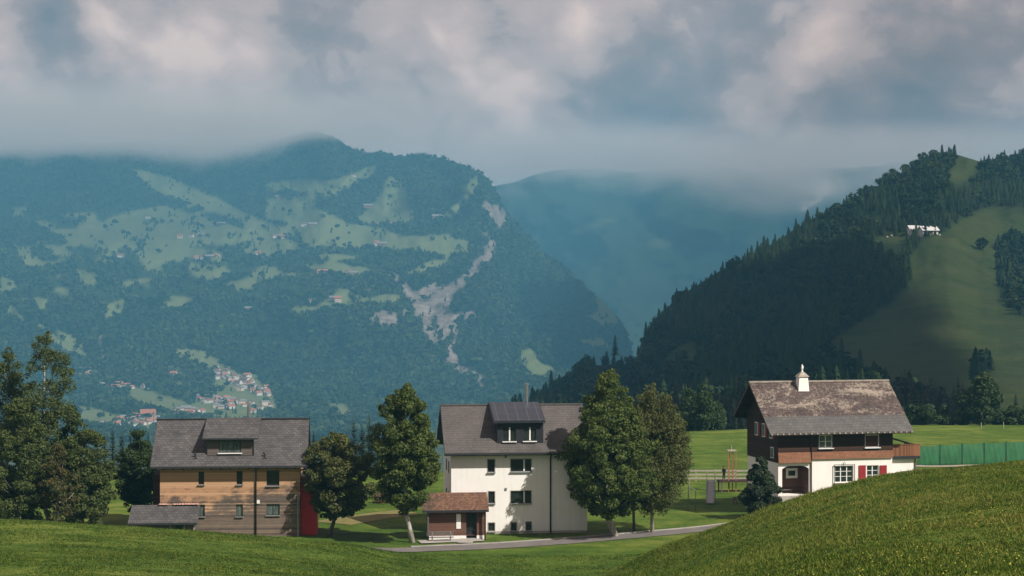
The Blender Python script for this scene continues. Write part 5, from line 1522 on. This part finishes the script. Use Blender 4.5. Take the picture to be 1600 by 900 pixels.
# ------------------------------------------------------------------ person on the platform
def person():
    Yp = 219.5
    base = Vector((P(1131, 0, Yp).x, Yp, pt.location.z + zpl))
    root = empty('person', base, math.radians(35)); tag(root, 'dark clothed person standing on the climbing tower platform', 'person')
    def skin(name, pts, edges, rads, mat, sub=2, rootv=0):
        me = bpy.data.meshes.new(name); me.from_pydata(pts, edges, []); me.materials.append(mat)
        o = link(name, me, root)
        m = o.modifiers.new('Skin', 'SKIN')
        for i, r in enumerate(rads):
            sv = me.skin_vertices[0].data[i]; sv.radius = (r, r) if not hasattr(r, '__len__') else r
            sv.use_root = (i == rootv)
        s = o.modifiers.new('Sub', 'SUBSURF'); s.levels = sub; s.render_levels = sub
        return o
    sk = mat_mottled('skin', (0.36, 0.20, 0.14), (0.45, 0.26, 0.19), 8, 0.6, 3, 0)
    cl = mat_mottled('dark_cloth', (0.012, 0.013, 0.018), (0.022, 0.024, 0.032), 6, 0.9, 4, 0.1)
    hr = mat_mottled('dark_hair', (0.012, 0.008, 0.006), (0.03, 0.02, 0.014), 12, 0.7, 3, 0.2)
    pts = [(0,0,0.95),(0,0,1.12),(0,0.0,1.32),(0,0,1.45),(0,0,1.54),(0,-0.01,1.64),(0,-0.01,1.74),
           (0.17,0,1.41),(0.23,-0.02,1.15),(0.20,-0.16,0.95),(0.19,-0.22,0.86),
           (-0.17,0,1.41),(-0.24,0.0,1.15),(-0.26,-0.06,0.92),(-0.26,-0.08,0.83),
           (0.10,0,0.90),(0.12,-0.02,0.50),(0.13,0.02,0.08),(0.14,-0.14,0.03),
           (-0.10,0,0.90),(-0.11,0.02,0.50),(-0.12,0.05,0.08),(-0.13,-0.11,0.03)]
    ed = [(0,1),(1,2),(2,3),(3,4),(4,5),(5,6),(3,7),(7,8),(8,9),(9,10),(3,11),(11,12),(12,13),(13,14),(0,15),(15,16),(16,17),(17,18),(0,19),(19,20),(20,21),(21,22)]
    ra = [(0.15,0.11),(0.13,0.10),(0.15,0.11),(0.10,0.09),0.055,(0.085,0.10),(0.06,0.07),0.06,0.045,0.036,0.04,0.06,0.045,0.036,0.04,0.085,0.06,0.042,0.04,0.085,0.06,0.042,0.04]
    skin('body', pts, ed, ra, sk)
    jp = [0,1,2,3,7,8,9,11,12,13]
    mp = {k: i for i, k in enumerate(jp)}
    skin('jacket', [pts[k] if k != 0 else (0,0,0.86) for k in jp], [(mp[a], mp[b]) for a, b in ed if a in mp and b in mp], [(0.19,0.145),(0.165,0.13),(0.18,0.14),(0.12,0.11),0.085,0.068,0.055,0.085,0.068,0.055], cl)
    tp_ = [0,15,16,17,19,20,21]
    mp = {k: i for i, k in enumerate(tp_)}
    skin('trousers', [pts[k] for k in tp_], [(mp[a], mp[b]) for a, b in ed if a in mp and b in mp], [(0.16,0.125),0.105,0.078,0.062,0.105,0.078,0.062], cl)
    skin('hair', [(0,0.03,1.62),(0,0.02,1.70),(0,0.0,1.775)], [(0,1),(1,2)], [(0.085,0.09),(0.105,0.11),(0.06,0.07)], hr)
    mb = MB()
    for sx_ in (-1, 1): mb.lathe([(0.008, -0.012), (0.014, 0), (0.008, 0.012)], (0.032*sx_, -0.105, 1.655), 6)
    mb.lathe([(0.012, -0.03), (0.018, -0.01), (0.006, 0.02)], (0, -0.118, 1.63), 6)
    mb.box(-0.028, 0.028, -0.108, -0.098, 1.592, 1.602)
    mb.build('face', sk, root)
    return root
person()

# ------------------------------------------------------------------ buildings far away
def simple_house(name, w, d, h, rise, wall, roofm):
    mb = MB()
    mb.box(-w/2, w/2, -d/2, d/2, -2, h, 0)
    mb.prism_x([(-d/2, h), (d/2, h), (0, h+rise)], -w/2+0.01, w/2-0.01, 0)
    o = 0.8
    k = rise/(d/2)
    mb.prism_x([(-d/2-o, h-o*k+0.15), (0, h+rise+0.15), (d/2+o, h-o*k+0.15), (d/2+o, h-o*k+0.45), (0, h+rise+0.5), (-d/2-o, h-o*k+0.45)], -w/2-o, w/2+o, 1)
    nx = 3
    for zf_ in (1.0, 3.8):
        for k_ in range(nx):
            xx = -w/2 + w*(k_+0.5)/nx
            if zf_ + 1.3 < h: mb.box(xx-0.5, xx+0.5, -d/2-0.05, -d/2+0.02, zf_, zf_+1.3, 2)
    ob = mb.build(name, [wall, roofm, M['glass']])
    me = ob.data; bpy.data.objects.remove(ob)
    return me
wcol = [mat_mottled('far_white', (0.46, 0.44, 0.41), (0.62, 0.59, 0.55), 0.5, 0.9, 3, 0), mat_mottled('far_cream', (0.55, 0.44, 0.34), (0.62, 0.52, 0.42), 0.5, 0.9, 3, 0), mat_mottled('far_timber', (0.16, 0.09, 0.05), (0.22, 0.13, 0.08), 0.5, 0.9, 3, 0)]
rcol = [mat_mottled('far_brown_roof', (0.12, 0.075, 0.055), (0.18, 0.11, 0.08), 0.5, 0.9, 3, 0), mat_mottled('far_grey_roof', (0.14, 0.14, 0.145), (0.22, 0.22, 0.22), 0.5, 0.9, 3, 0), mat_mottled('far_red_roof', (0.26, 0.10, 0.06), (0.32, 0.14, 0.09), 0.5, 0.9, 3, 0)]
HM = []
for (w, d, h, rs) in ((11, 10, 6, 3), (15, 11, 6.5, 3), (10, 12, 7.5, 2.8), (18, 12, 8, 2.5), (12, 9, 5, 2.8)):
    for a in range(3):
        HM.append(simple_house('small_house', w, d, h, rs, wcol[a if a < 2 else 0], rcol[a]))
HF = [simple_house('farmhouse', 13, 9, 5, 3, wcol[0], rcol[0]), simple_house('farmhouse', 20, 10, 4.5, 3, wcol[2], rcol[1]), simple_house('farmhouse', 11, 9, 5.5, 3, wcol[1], rcol[2])]
r5 = np.random.RandomState(77)
def far_house(px, py, me, label, group, rot, name='village_house', cat='house', yfun=l_Y, s=1.0):
    Y = float(yfun(np.array([px], float), np.array([py], float))[0])
    o = link(name, me); o.location = P(px, py, Y)
    o.rotation_euler = (0, 0, rot); o.scale = (s, s, s)
    tag(o, label, cat, group); return o
def cluster(n, cx, cy, sx_, sy_, tilt, label, group):
    for i in range(n):
        a, b = r5.uniform(-1, 1), r5.uniform(-1, 1)
        px_ = cx + a*sx_; py_ = cy + b*sy_ + tilt*a*sx_
        far_house(px_, py_, HM[r5.randint(len(HM))], label, group, r5.choice([0.2, -0.3, 1.3, 0.6]) + r5.normal()*0.2, s=0.62 + 0.32*r5.rand())
cluster(26, 366, 592, 30, 9, 0.25, 'small pale house in the densest upper cluster of the valley village', 'houses of the upper village cluster')
cluster(20, 396, 608, 26, 8, 0.25, 'small pale house in the densest upper cluster of the valley village', 'houses of the upper village cluster')
cluster(14, 330, 626, 18, 5, 0.15, 'small pale house in the loose row just below the upper village cluster', 'houses in the row below the upper cluster')
cluster(22, 378, 636, 46, 9, 0.12, 'small pale house in the loose row just below the upper village cluster', 'houses in the row below the upper cluster')
cluster(34, 214, 659, 32, 7, -0.1, 'small pale house in the village between the birches and the larch house roof', 'houses of the village beside the birches')
cluster(16, 300, 648, 26, 6, 0.0, 'small pale house just above the roof ridge of the larch house', 'houses just above the larch house roof')
cluster(18, 190, 607, 38, 5, 0.0, 'faint small house in the shaded hamlet right of the birches', 'houses of the shaded hamlet')
cluster(10, 142, 585, 22, 7, 0.0, 'faint small house on the slope above the shaded hamlet', 'houses above the shaded hamlet')
cluster(6, 172, 668, 14, 3, 0.0, 'small pale house in the village between the birches and the larch house roof', 'houses of the village beside the birches')
far_house(231, 655, simple_house('church', 22, 12, 9, 6, wcol[0], rcol[2]), 'large white church like building in the village beside the birches', None, 0.3, 'church')
for grp, lst in {
   'pale farm buildings on the left mountain terraces': [(231,341),(346,352),(281,372),(298,370),(314,369),(307,405),(318,404),(328,403),(339,402),(188,402),(437,310),(442,373),(430,371),(444,372),(404,398),(475,353),(488,353)],
   'pale farm buildings on the middle mountain terraces': [(553,276),(575,324),(593,353),(590,383),(597,384),(588,382),(614,350),(683,341),(508,428),(546,428),(552,429),(500,428),(488,473),(523,468),(528,471),(578,458),(386,485),(272,588)]}.items():
    lab = 'tiny pale farmhouse on the left terraces of the hazy mountain' if 'left' in grp else 'tiny pale farmhouse on the middle terraces of the hazy mountain'
    for i, (a, b) in enumerate(lst):
        far_house(a, b, HF[i % 3], lab, grp, r5.uniform(-0.4, 0.4), 'farmhouse', s=1.0 + 0.3*r5.rand())
# alp barn on the right hill
def barn(px, py, w, d, h, rise, label, rot):
    Y = float(r_Y(np.array([px], float), np.array([py], float))[0])
    root = empty('barn', P(px, py, Y), rot); tag(root, label, 'barn')
    mb = MB(); mb.box(-w/2, w/2, -d/2, d/2, -4, h); mb.prism_x([(-d/2, h), (d/2, h), (0, h+rise-0.2)], -w/2+0.01, w/2-0.01); mb.build('wall', wcol[0], root)
    mb = MB(); k = rise/(d/2); o = 0.9; mb.prism_x([(-d/2-o, h-o*k), (0, h+rise), (d/2+o, h-o*k), (d/2+o, h-o*k+0.3), (0, h+rise+0.35), (-d/2-o, h-o*k+0.3)], -w/2-o, w/2+o); mb.build('roof', M['barn_roof'], root)
    mb = MB(); mb.box(-w*0.1, w*0.15, -d/2-0.08, -d/2-0.003, 0, 2.4); mb.build('door', M['dark_wood'], root)
barn(1450, 366, 12, 8, 3.0, 2.6, 'right hand barn with a white wall on the hill pasture', 0.25)
barn(1431, 364, 11, 8, 2.6, 2.6, 'left hand grey roofed barn on the hill pasture', 0.15)
for px_, py_ in ((1393, 369), (1468, 368), (1386, 371)):
    Y = float(r_Y(np.array([px_], float), np.array([py_], float))[0])
    mb = MB(); mb.lathe([(0.5, -0.4), (1.0, 0.1), (0.9, 0.7), (0.4, 1.1)], (0, 0, 0), 9); o = mb.build('boulder', M['stone']); o.location = P(px_, py_, Y)
    tag(o, 'pale boulder on the pasture near the two barns', 'boulder', 'pale boulders near the barns')

# ------------------------------------------------------------------ grass on the near slopes
r6 = np.random.RandomState(9)
def grass_patch(n, pxr, Yr, hmin, hmax, wide, seedd):
    px = r6.uniform(*pxr, n)
    Y = (Yr[0]**2 + (Yr[1]**2-Yr[0]**2)*r6.rand(n))**0.5
    x = (px-800)/F*Y
    z = gz(x, Y)
    py = HZ - F*z/Y
    ok = (py < 930)
    return x[ok], Y[ok], z[ok]
def tufts(x, y, z, hmin, hmax, wd, nbl=3):
    n = len(x)
    V_, T_ = [], []
    pn = np.clip(fbm(x*0.35, y*0.35, 3) + 0.5, 0, 1)
    tint = r6.rand(n)
    for k in range(nbl):
        a = r6.rand(n)*6.283
        h = (hmin + (hmax-hmin)*r6.rand(n)**1.5)*(0.55 + 0.9*pn)
        w = wd*(0.6 + 0.8*r6.rand(n))
        ox, oy = r6.normal(size=n)*0.06, r6.normal(size=n)*0.06
        lx, ly = r6.normal(size=n)*0.4*h, r6.normal(size=n)*0.4*h
        b = np.stack([x+ox, y+oy, z-0.02], -1)
        e = np.stack([np.cos(a)*w, np.sin(a)*w, np.zeros(n)], -1)
        t = b + np.stack([lx, ly, h], -1)
        V_.append(np.stack([b-e, b+e, t], 1)); T_.append(np.repeat(tint, 3))
    v = np.concatenate(V_).reshape(-1, 3)
    f = np.arange(len(v)).reshape(-1, 3)
    return v, f, np.concatenate(T_)
xa, ya, za = grass_patch(190000, (900, 1720), (33, 128), 0, 0, 0, 0)
xb, yb, zb = grass_patch(110000, (-120, 1060), (104, 168), 0, 0, 0, 0)
va, fa, ta = tufts(xa, ya, za, 0.03, 0.12, 0.030)
vb, fb, tb_ = tufts(xb, yb, zb, 0.04, 0.12, 0.042)
n_w = 9000
xw, yw, zw = grass_patch(n_w, (900, 1720), (33, 126), 0, 0, 0, 0)
kk = fbm(xw*0.16 + 40, yw*0.16, 3) > 0.02
xw, yw, zw = xw[kk], yw[kk], zw[kk]
vw, fw_, tw = tufts(xw, yw, zw, 0.08, 0.26, 0.026, 5)
xf, yf, zf_ = grass_patch(2600, (900, 1720), (33, 126), 0, 0, 0, 0)
kk = fbm(xf*0.11 + 90, yf*0.11, 3) > 0.06
xf, yf, zf_ = xf[kk], yf[kk], zf_[kk] + 0.09
q = 0.013*(0.6 + 0.8*r6.rand(len(xf)))
vq = np.stack([np.stack([xf-q, yf-q*0.4, zf_-q*0.6], -1), np.stack([xf+q, yf-q*0.4, zf_-q*0.6], -1), np.stack([xf+q, yf+q*0.4, zf_+q*0.6], -1), np.stack([xf-q, yf+q*0.4, zf_+q*0.6], -1)], 1).reshape(-1, 3)
M['petal'] = mat_mottled('yellow_petals', (0.36, 0.29, 0.04), (0.46, 0.38, 0.07), 5, 0.8, 2, 0)
vv = [va, vb, vw, vq]; off = np.cumsum([0] + [len(a) for a in vv])
tri = np.concatenate([fa, fb+off[1], fw_+off[2]]); qd_ = np.arange(len(vq)).reshape(-1, 4) + off[3]
gr = link('grass', np_mesh('grass', np.concatenate(vv), [tri, qd_], [M['blades'], M['petal']], midx=np.concatenate([np.zeros(len(tri)), np.ones(len(qd_))]), attrs={'tint': np.concatenate([ta, tb_, tw*0.3 + 0.7, np.zeros(len(vq))])}))
tag(gr, 'meadow grass on the near slopes', 'grass', kind='stuff')

# ------------------------------------------------------------------ haze
HAZE_TOP = 560.0
hb = MB(); hb.box(-9000, 9000, -2400, 9400, -214, HAZE_TOP)
m = bpy.data.materials.new('haze'); m.use_nodes = True
nt = m.node_tree; nt.nodes.clear()
out = nt.nodes.new('ShaderNodeOutputMaterial')
HAZE_D = 1/6000.0
HAZE_C = (0.15, 0.44, 0.67)
pv = nd(nt, 'ShaderNodeVolumePrincipled', {'Color': (*HAZE_C, 1), 'Density': HAZE_D, 'Anisotropy': 0.0})
nt.links.new(pv.outputs[0], out.inputs['Volume'])
hz = hb.build('haze', m)
tag(hz, 'blue air filling the valley', 'haze', kind='stuff')

# unseen clouds added outside the view to shade the hill and parts of the mountain
def shade_cloud(x, y, z, rx, ry, rz_, seed):
    bm = bmesh.new(); bmesh.ops.create_icosphere(bm, subdivisions=5, radius=1.0)
    for v in bm.verts:
        n = v.co.copy()
        k = 1 + 0.45*float(fbm(np.array([n.x*1.7 + seed*3.1 + n.z]), np.array([n.y*1.7 + seed + n.z*0.7]), 5)[0])
        v.co = Vector((n.x*rx*k, n.y*ry*k, (n.z if n.z > 0 else n.z*0.35)*rz_*k))
    me = bpy.data.meshes.new('shade_cloud'); bm.to_mesh(me); bm.free()
    me.polygons.foreach_set('use_smooth', [True]*len(me.polygons)); me.materials.append(M['shade_cloud'])
    o = link('shade_cloud', me); o.location = (x, y, z); o['kind'] = 'stuff'; o['label'] = 'unseen shade caster added above the valley'
M['shade_cloud'] = mat_mottled('shade_cloud_white', (0.82, 0.82, 0.82), (0.88, 0.88, 0.88), 0.01, 1.0, 3, 0.0, 0.0)
def shade_over(px, py, Y, z, rx, ry, rz_, seed):
    p = P(px, py, Y); k = (z - p.z)/SUN.z
    shade_cloud(p.x + SUN.x*k, p.y + SUN.y*k, z, rx, ry, rz_, seed)
SHADE_CLOUDS = [(1120, 560, 1000, 1250, 92, 400, 70, 1), (960, 560, 4000, 1600, 300, 500, 150, 4), (1475, 620, 440, 900, 100, 75, 35, 6)]
for c_ in SHADE_CLOUDS: shade_over(*c_)

# mist wrapping the tops
fd = lambda nt, v, a, b: mth(nt, 'DIVIDE', mth(nt, 'SUBTRACT', v, a), b - a, clamp=True)
def mist(bx, base_fn, fade_fn, dens, soft, label, seed):
    hb = MB(); hb.box(*bx)
    m = bpy.data.materials.new('mist'); m.use_nodes = True
    nt = m.node_tree; nt.nodes.clear()
    out = nt.nodes.new('ShaderNodeOutputMaterial')
    g = nd(nt, 'ShaderNodeNewGeometry').outputs['Position']
    sp = nd(nt, 'ShaderNodeSeparateXYZ', {'Vector': g})
    nz = noise(nt, nd(nt, 'ShaderNodeMapping', {'Vector': g, 'Scale': (1, 1, 2.2), 'Location': (seed, 0, 0)}).outputs[0], 0.0017, 6, 0.62, 0.4)
    hh = mth(nt, 'DIVIDE', mth(nt, 'SUBTRACT', sp.outputs['Z'], base_fn(nt, sp)), soft)
    hh = mth(nt, 'ADD', hh, mth(nt, 'MULTIPLY', mth(nt, 'SUBTRACT', nz, 0.5), 4.2), clamp=True)
    up = mth(nt, 'MULTIPLY', fd(nt, sp.outputs['Z'], HAZE_TOP - 6, HAZE_TOP - 110), fd(nt, sp.outputs['Z'], bx[4] + 4, bx[4] + 130))
    dn = mth(nt, 'MULTIPLY', mth(nt, 'MULTIPLY', mth(nt, 'MULTIPLY', hh, up), fade_fn(nt, sp)), dens)
    pv = nd(nt, 'ShaderNodeVolumePrincipled', {'Color': (0.80, 0.74, 0.73, 1), 'Density': dn, 'Anisotropy': 0.0})
    nt.links.new(pv.outputs[0], out.inputs['Volume'])
    mo = hb.build('mist', m); tag(mo, label, 'mist', kind='stuff')
mist((-4300, 150, 4150, 7900, 330, HAZE_TOP - 4),
     lambda nt, sp: mth(nt, 'ADD', 392.0, mth(nt, 'MULTIPLY', mth(nt, 'MAXIMUM', mth(nt, 'ADD', sp.outputs['X'], 1300), 0.0), 0.06)),
     lambda nt, sp: mth(nt, 'MULTIPLY', fd(nt, sp.outputs['X'], 100.0, -600.0), fd(nt, sp.outputs['Y'], 4200.0, 4700.0)),
     1/210.0, 95.0, 'grey mist wrapping the mountain top', 0.0)
mist((-350, 5000, 5450, 8300, 215, HAZE_TOP - 5),
     lambda nt, sp: mth(nt, 'MULTIPLY', sp.outputs['Y'], 0.053),
     lambda nt, sp: mth(nt, 'MULTIPLY', fd(nt, sp.outputs['X'], -330.0, 100.0), fd(nt, sp.outputs['Y'], 5500.0, 5900.0)),
     1/190.0, 260.0, 'grey mist over the far valley ridge', 5.0)

# ------------------------------------------------------------------ world, sun, camera
w = bpy.data.worlds.new('World'); sc.world = w; w.use_nodes = True
nt = w.node_tree; nt.nodes.clear()
out = nt.nodes.new('ShaderNodeOutputWorld')
elev = math.asin(SUN.z); az = math.atan2(SUN.x, SUN.y)
sky = nd(nt, 'ShaderNodeTexSky', sky_type='NISHITA')
sky.sun_disc = False; sky.sun_elevation = elev; sky.sun_rotation = az
sky.air_density = 1.2; sky.dust_density = 2.0; sky.altitude = 900
bg = nd(nt, 'ShaderNodeBackground', {'Color': sky.outputs[0], 'Strength': 0.08})
D_ = nd(nt, 'ShaderNodeTexCoord').outputs['Generated']
warp = nd(nt, 'ShaderNodeTexNoise', {'Vector': D_, 'Scale': 9.0, 'Detail': 5.0, 'Roughness': 0.55})
wv = nd(nt, 'ShaderNodeVectorMath', {0: warp.outputs['Color'], 1: (0.5, 0.5, 0.5)}, operation='SUBTRACT')
wv = nd(nt, 'ShaderNodeVectorMath', {0: wv.outputs[0], 3: 0.055}, operation='SCALE')
Dw = nd(nt, 'ShaderNodeVectorMath', {0: D_, 1: wv.outputs[0]}, operation='ADD').outputs[0]
def dirn(px, py): return Vector(((px-800)/F, 1, (HZ-py)/F)).normalized()
def mapd(sc_, loc): return nd(nt, 'ShaderNodeMapping', {'Vector': Dw, 'Scale': sc_, 'Location': loc}).outputs[0]
n1 = noise(nt, mapd((1, 1, 1.5), (0.35, 0, 0.1)), 7.0, 10, 0.58, 0.2)
n2 = noise(nt, mapd((1, 1, 1.6), (3.1, 0, 1.7)), 24.0, 12, 0.68, 0.2)
def puff(scale, loc):
    v = nd(nt, 'ShaderNodeTexVoronoi', {'Vector': mapd((1, 1, 1.35), loc), 'Scale': scale, 'Smoothness': 0.55}, feature='SMOOTH_F1').outputs['Distance']
    return mth(nt, 'SUBTRACT', 1.0, mth(nt, 'MULTIPLY', v, 1.25))
bil = mth(nt, 'ADD', mth(nt, 'MULTIPLY', puff(11.0, (0, 0, 0)), 0.42), mth(nt, 'ADD', mth(nt, 'MULTIPLY', puff(27.0, (1.3, 0.4, 0)), 0.32), mth(nt, 'MULTIPLY', puff(60.0, (2.7, 0.1, 0.6)), 0.26)))
val = mth(nt, 'ADD', mth(nt, 'MULTIPLY', n1, 0.38), mth(nt, 'ADD', mth(nt, 'MULTIPLY', n2, 0.32), mth(nt, 'MULTIPLY', bil, 0.36)))
# cloud masses of this sky, each a soft lump in a direction
BLOBS = [(60,50,60,-0.12),(100,80,45,-0.05),(150,45,40,0.22),(8,95,45,0.18),(110,140,70,0.10),(300,90,110,0.10),(380,60,70,0.08),(445,120,45,-0.05),(560,80,100,-0.06),(500,20,80,-0.06),(650,40,70,0.05),(780,140,70,0.20),(725,70,60,0.05),(910,45,70,0.20),(965,58,26,-0.20),(1060,60,60,0.08),
         (1180,60,100,-0.08),(1030,180,110,-0.13),(1150,185,60,0.07),(1205,150,55,0.12),(1270,105,45,0.13),(1300,45,36,0.12),(1520,90,130,0.03),(1430,180,150,-0.05),(1400,50,80,-0.07),(200,225,200,-0.05),(600,205,90,0.08),(780,195,60,0.08),(430,180,60,0.05)]
for (bx, by, s, a) in BLOBS:
    d = nd(nt, 'ShaderNodeVectorMath', {0: Dw, 1: dirn(bx, by)}, operation='DISTANCE').outputs['Value']
    q = mth(nt, 'DIVIDE', d, s/F)
    q = mth(nt, 'POWER', q, 2.0)
    e = mth(nt, 'MULTIPLY', mth(nt, 'POWER', 2.718, mth(nt, 'MULTIPLY', q, -1.0)), a*0.8)
    val = mth(nt, 'ADD', val, e)
ccol = ramp(nt, val, [(0.28, (0.21, 0.175, 0.18)), (0.42, (0.37, 0.285, 0.275)), (0.475, (0.46, 0.345, 0.325)), (0.505, (0.58, 0.43, 0.39)), (0.58, (0.70, 0.51, 0.455)), (0.70, (1.02, 0.74, 0.63))])
cb = nd(nt, 'ShaderNodeBackground', {'Color': ccol, 'Strength': 0.78})
fac = ramp(nt, val, [(0.22, 0.88), (0.42, 0.98)])
ms = nd(nt, 'ShaderNodeMixShader', {0: fac, 1: bg.outputs[0], 2: cb.outputs[0]})
nt.links.new(ms.outputs[0], out.inputs['Surface'])

sl_ = bpy.data.lights.new('sun', 'SUN'); sl_.energy = 5.0; sl_.angle = math.radians(0.6); sl_.color = (1.0, 0.93, 0.84)
so = bpy.data.objects.new('sun', sl_); COL.objects.link(so)
so.rotation_euler = SUN.to_track_quat('Z', 'Y').to_euler()
so.location = (0, -50, 200)

cam = bpy.data.cameras.new('camera'); cam.sensor_width = 36.0; cam.lens = 36.0*F/1600.0
cam.clip_start = 0.5; cam.clip_end = 60000
co = bpy.data.objects.new('camera', cam); COL.objects.link(co)
co.rotation_euler = (math.radians(90), 0, 0)
sc.camera = co

sc.view_settings.view_transform = 'Standard'
sc.view_settings.look = 'None'
sc.view_settings.gamma = 1.0
sc.view_settings.use_curve_mapping = False
sc.view_settings.exposure = 0.46
sc.render.engine = 'CYCLES'
cy = sc.cycles
cy.max_bounces = 5; cy.diffuse_bounces = 2; cy.glossy_bounces = 2; cy.transmission_bounces = 2; cy.transparent_max_bounces = 6; cy.volume_bounces = 1
cy.use_denoising = True
try: cy.denoiser = 'OPENIMAGEDENOISE'
except Exception as e: print('no oidn', e)
cy.sample_clamp_indirect = 4.0
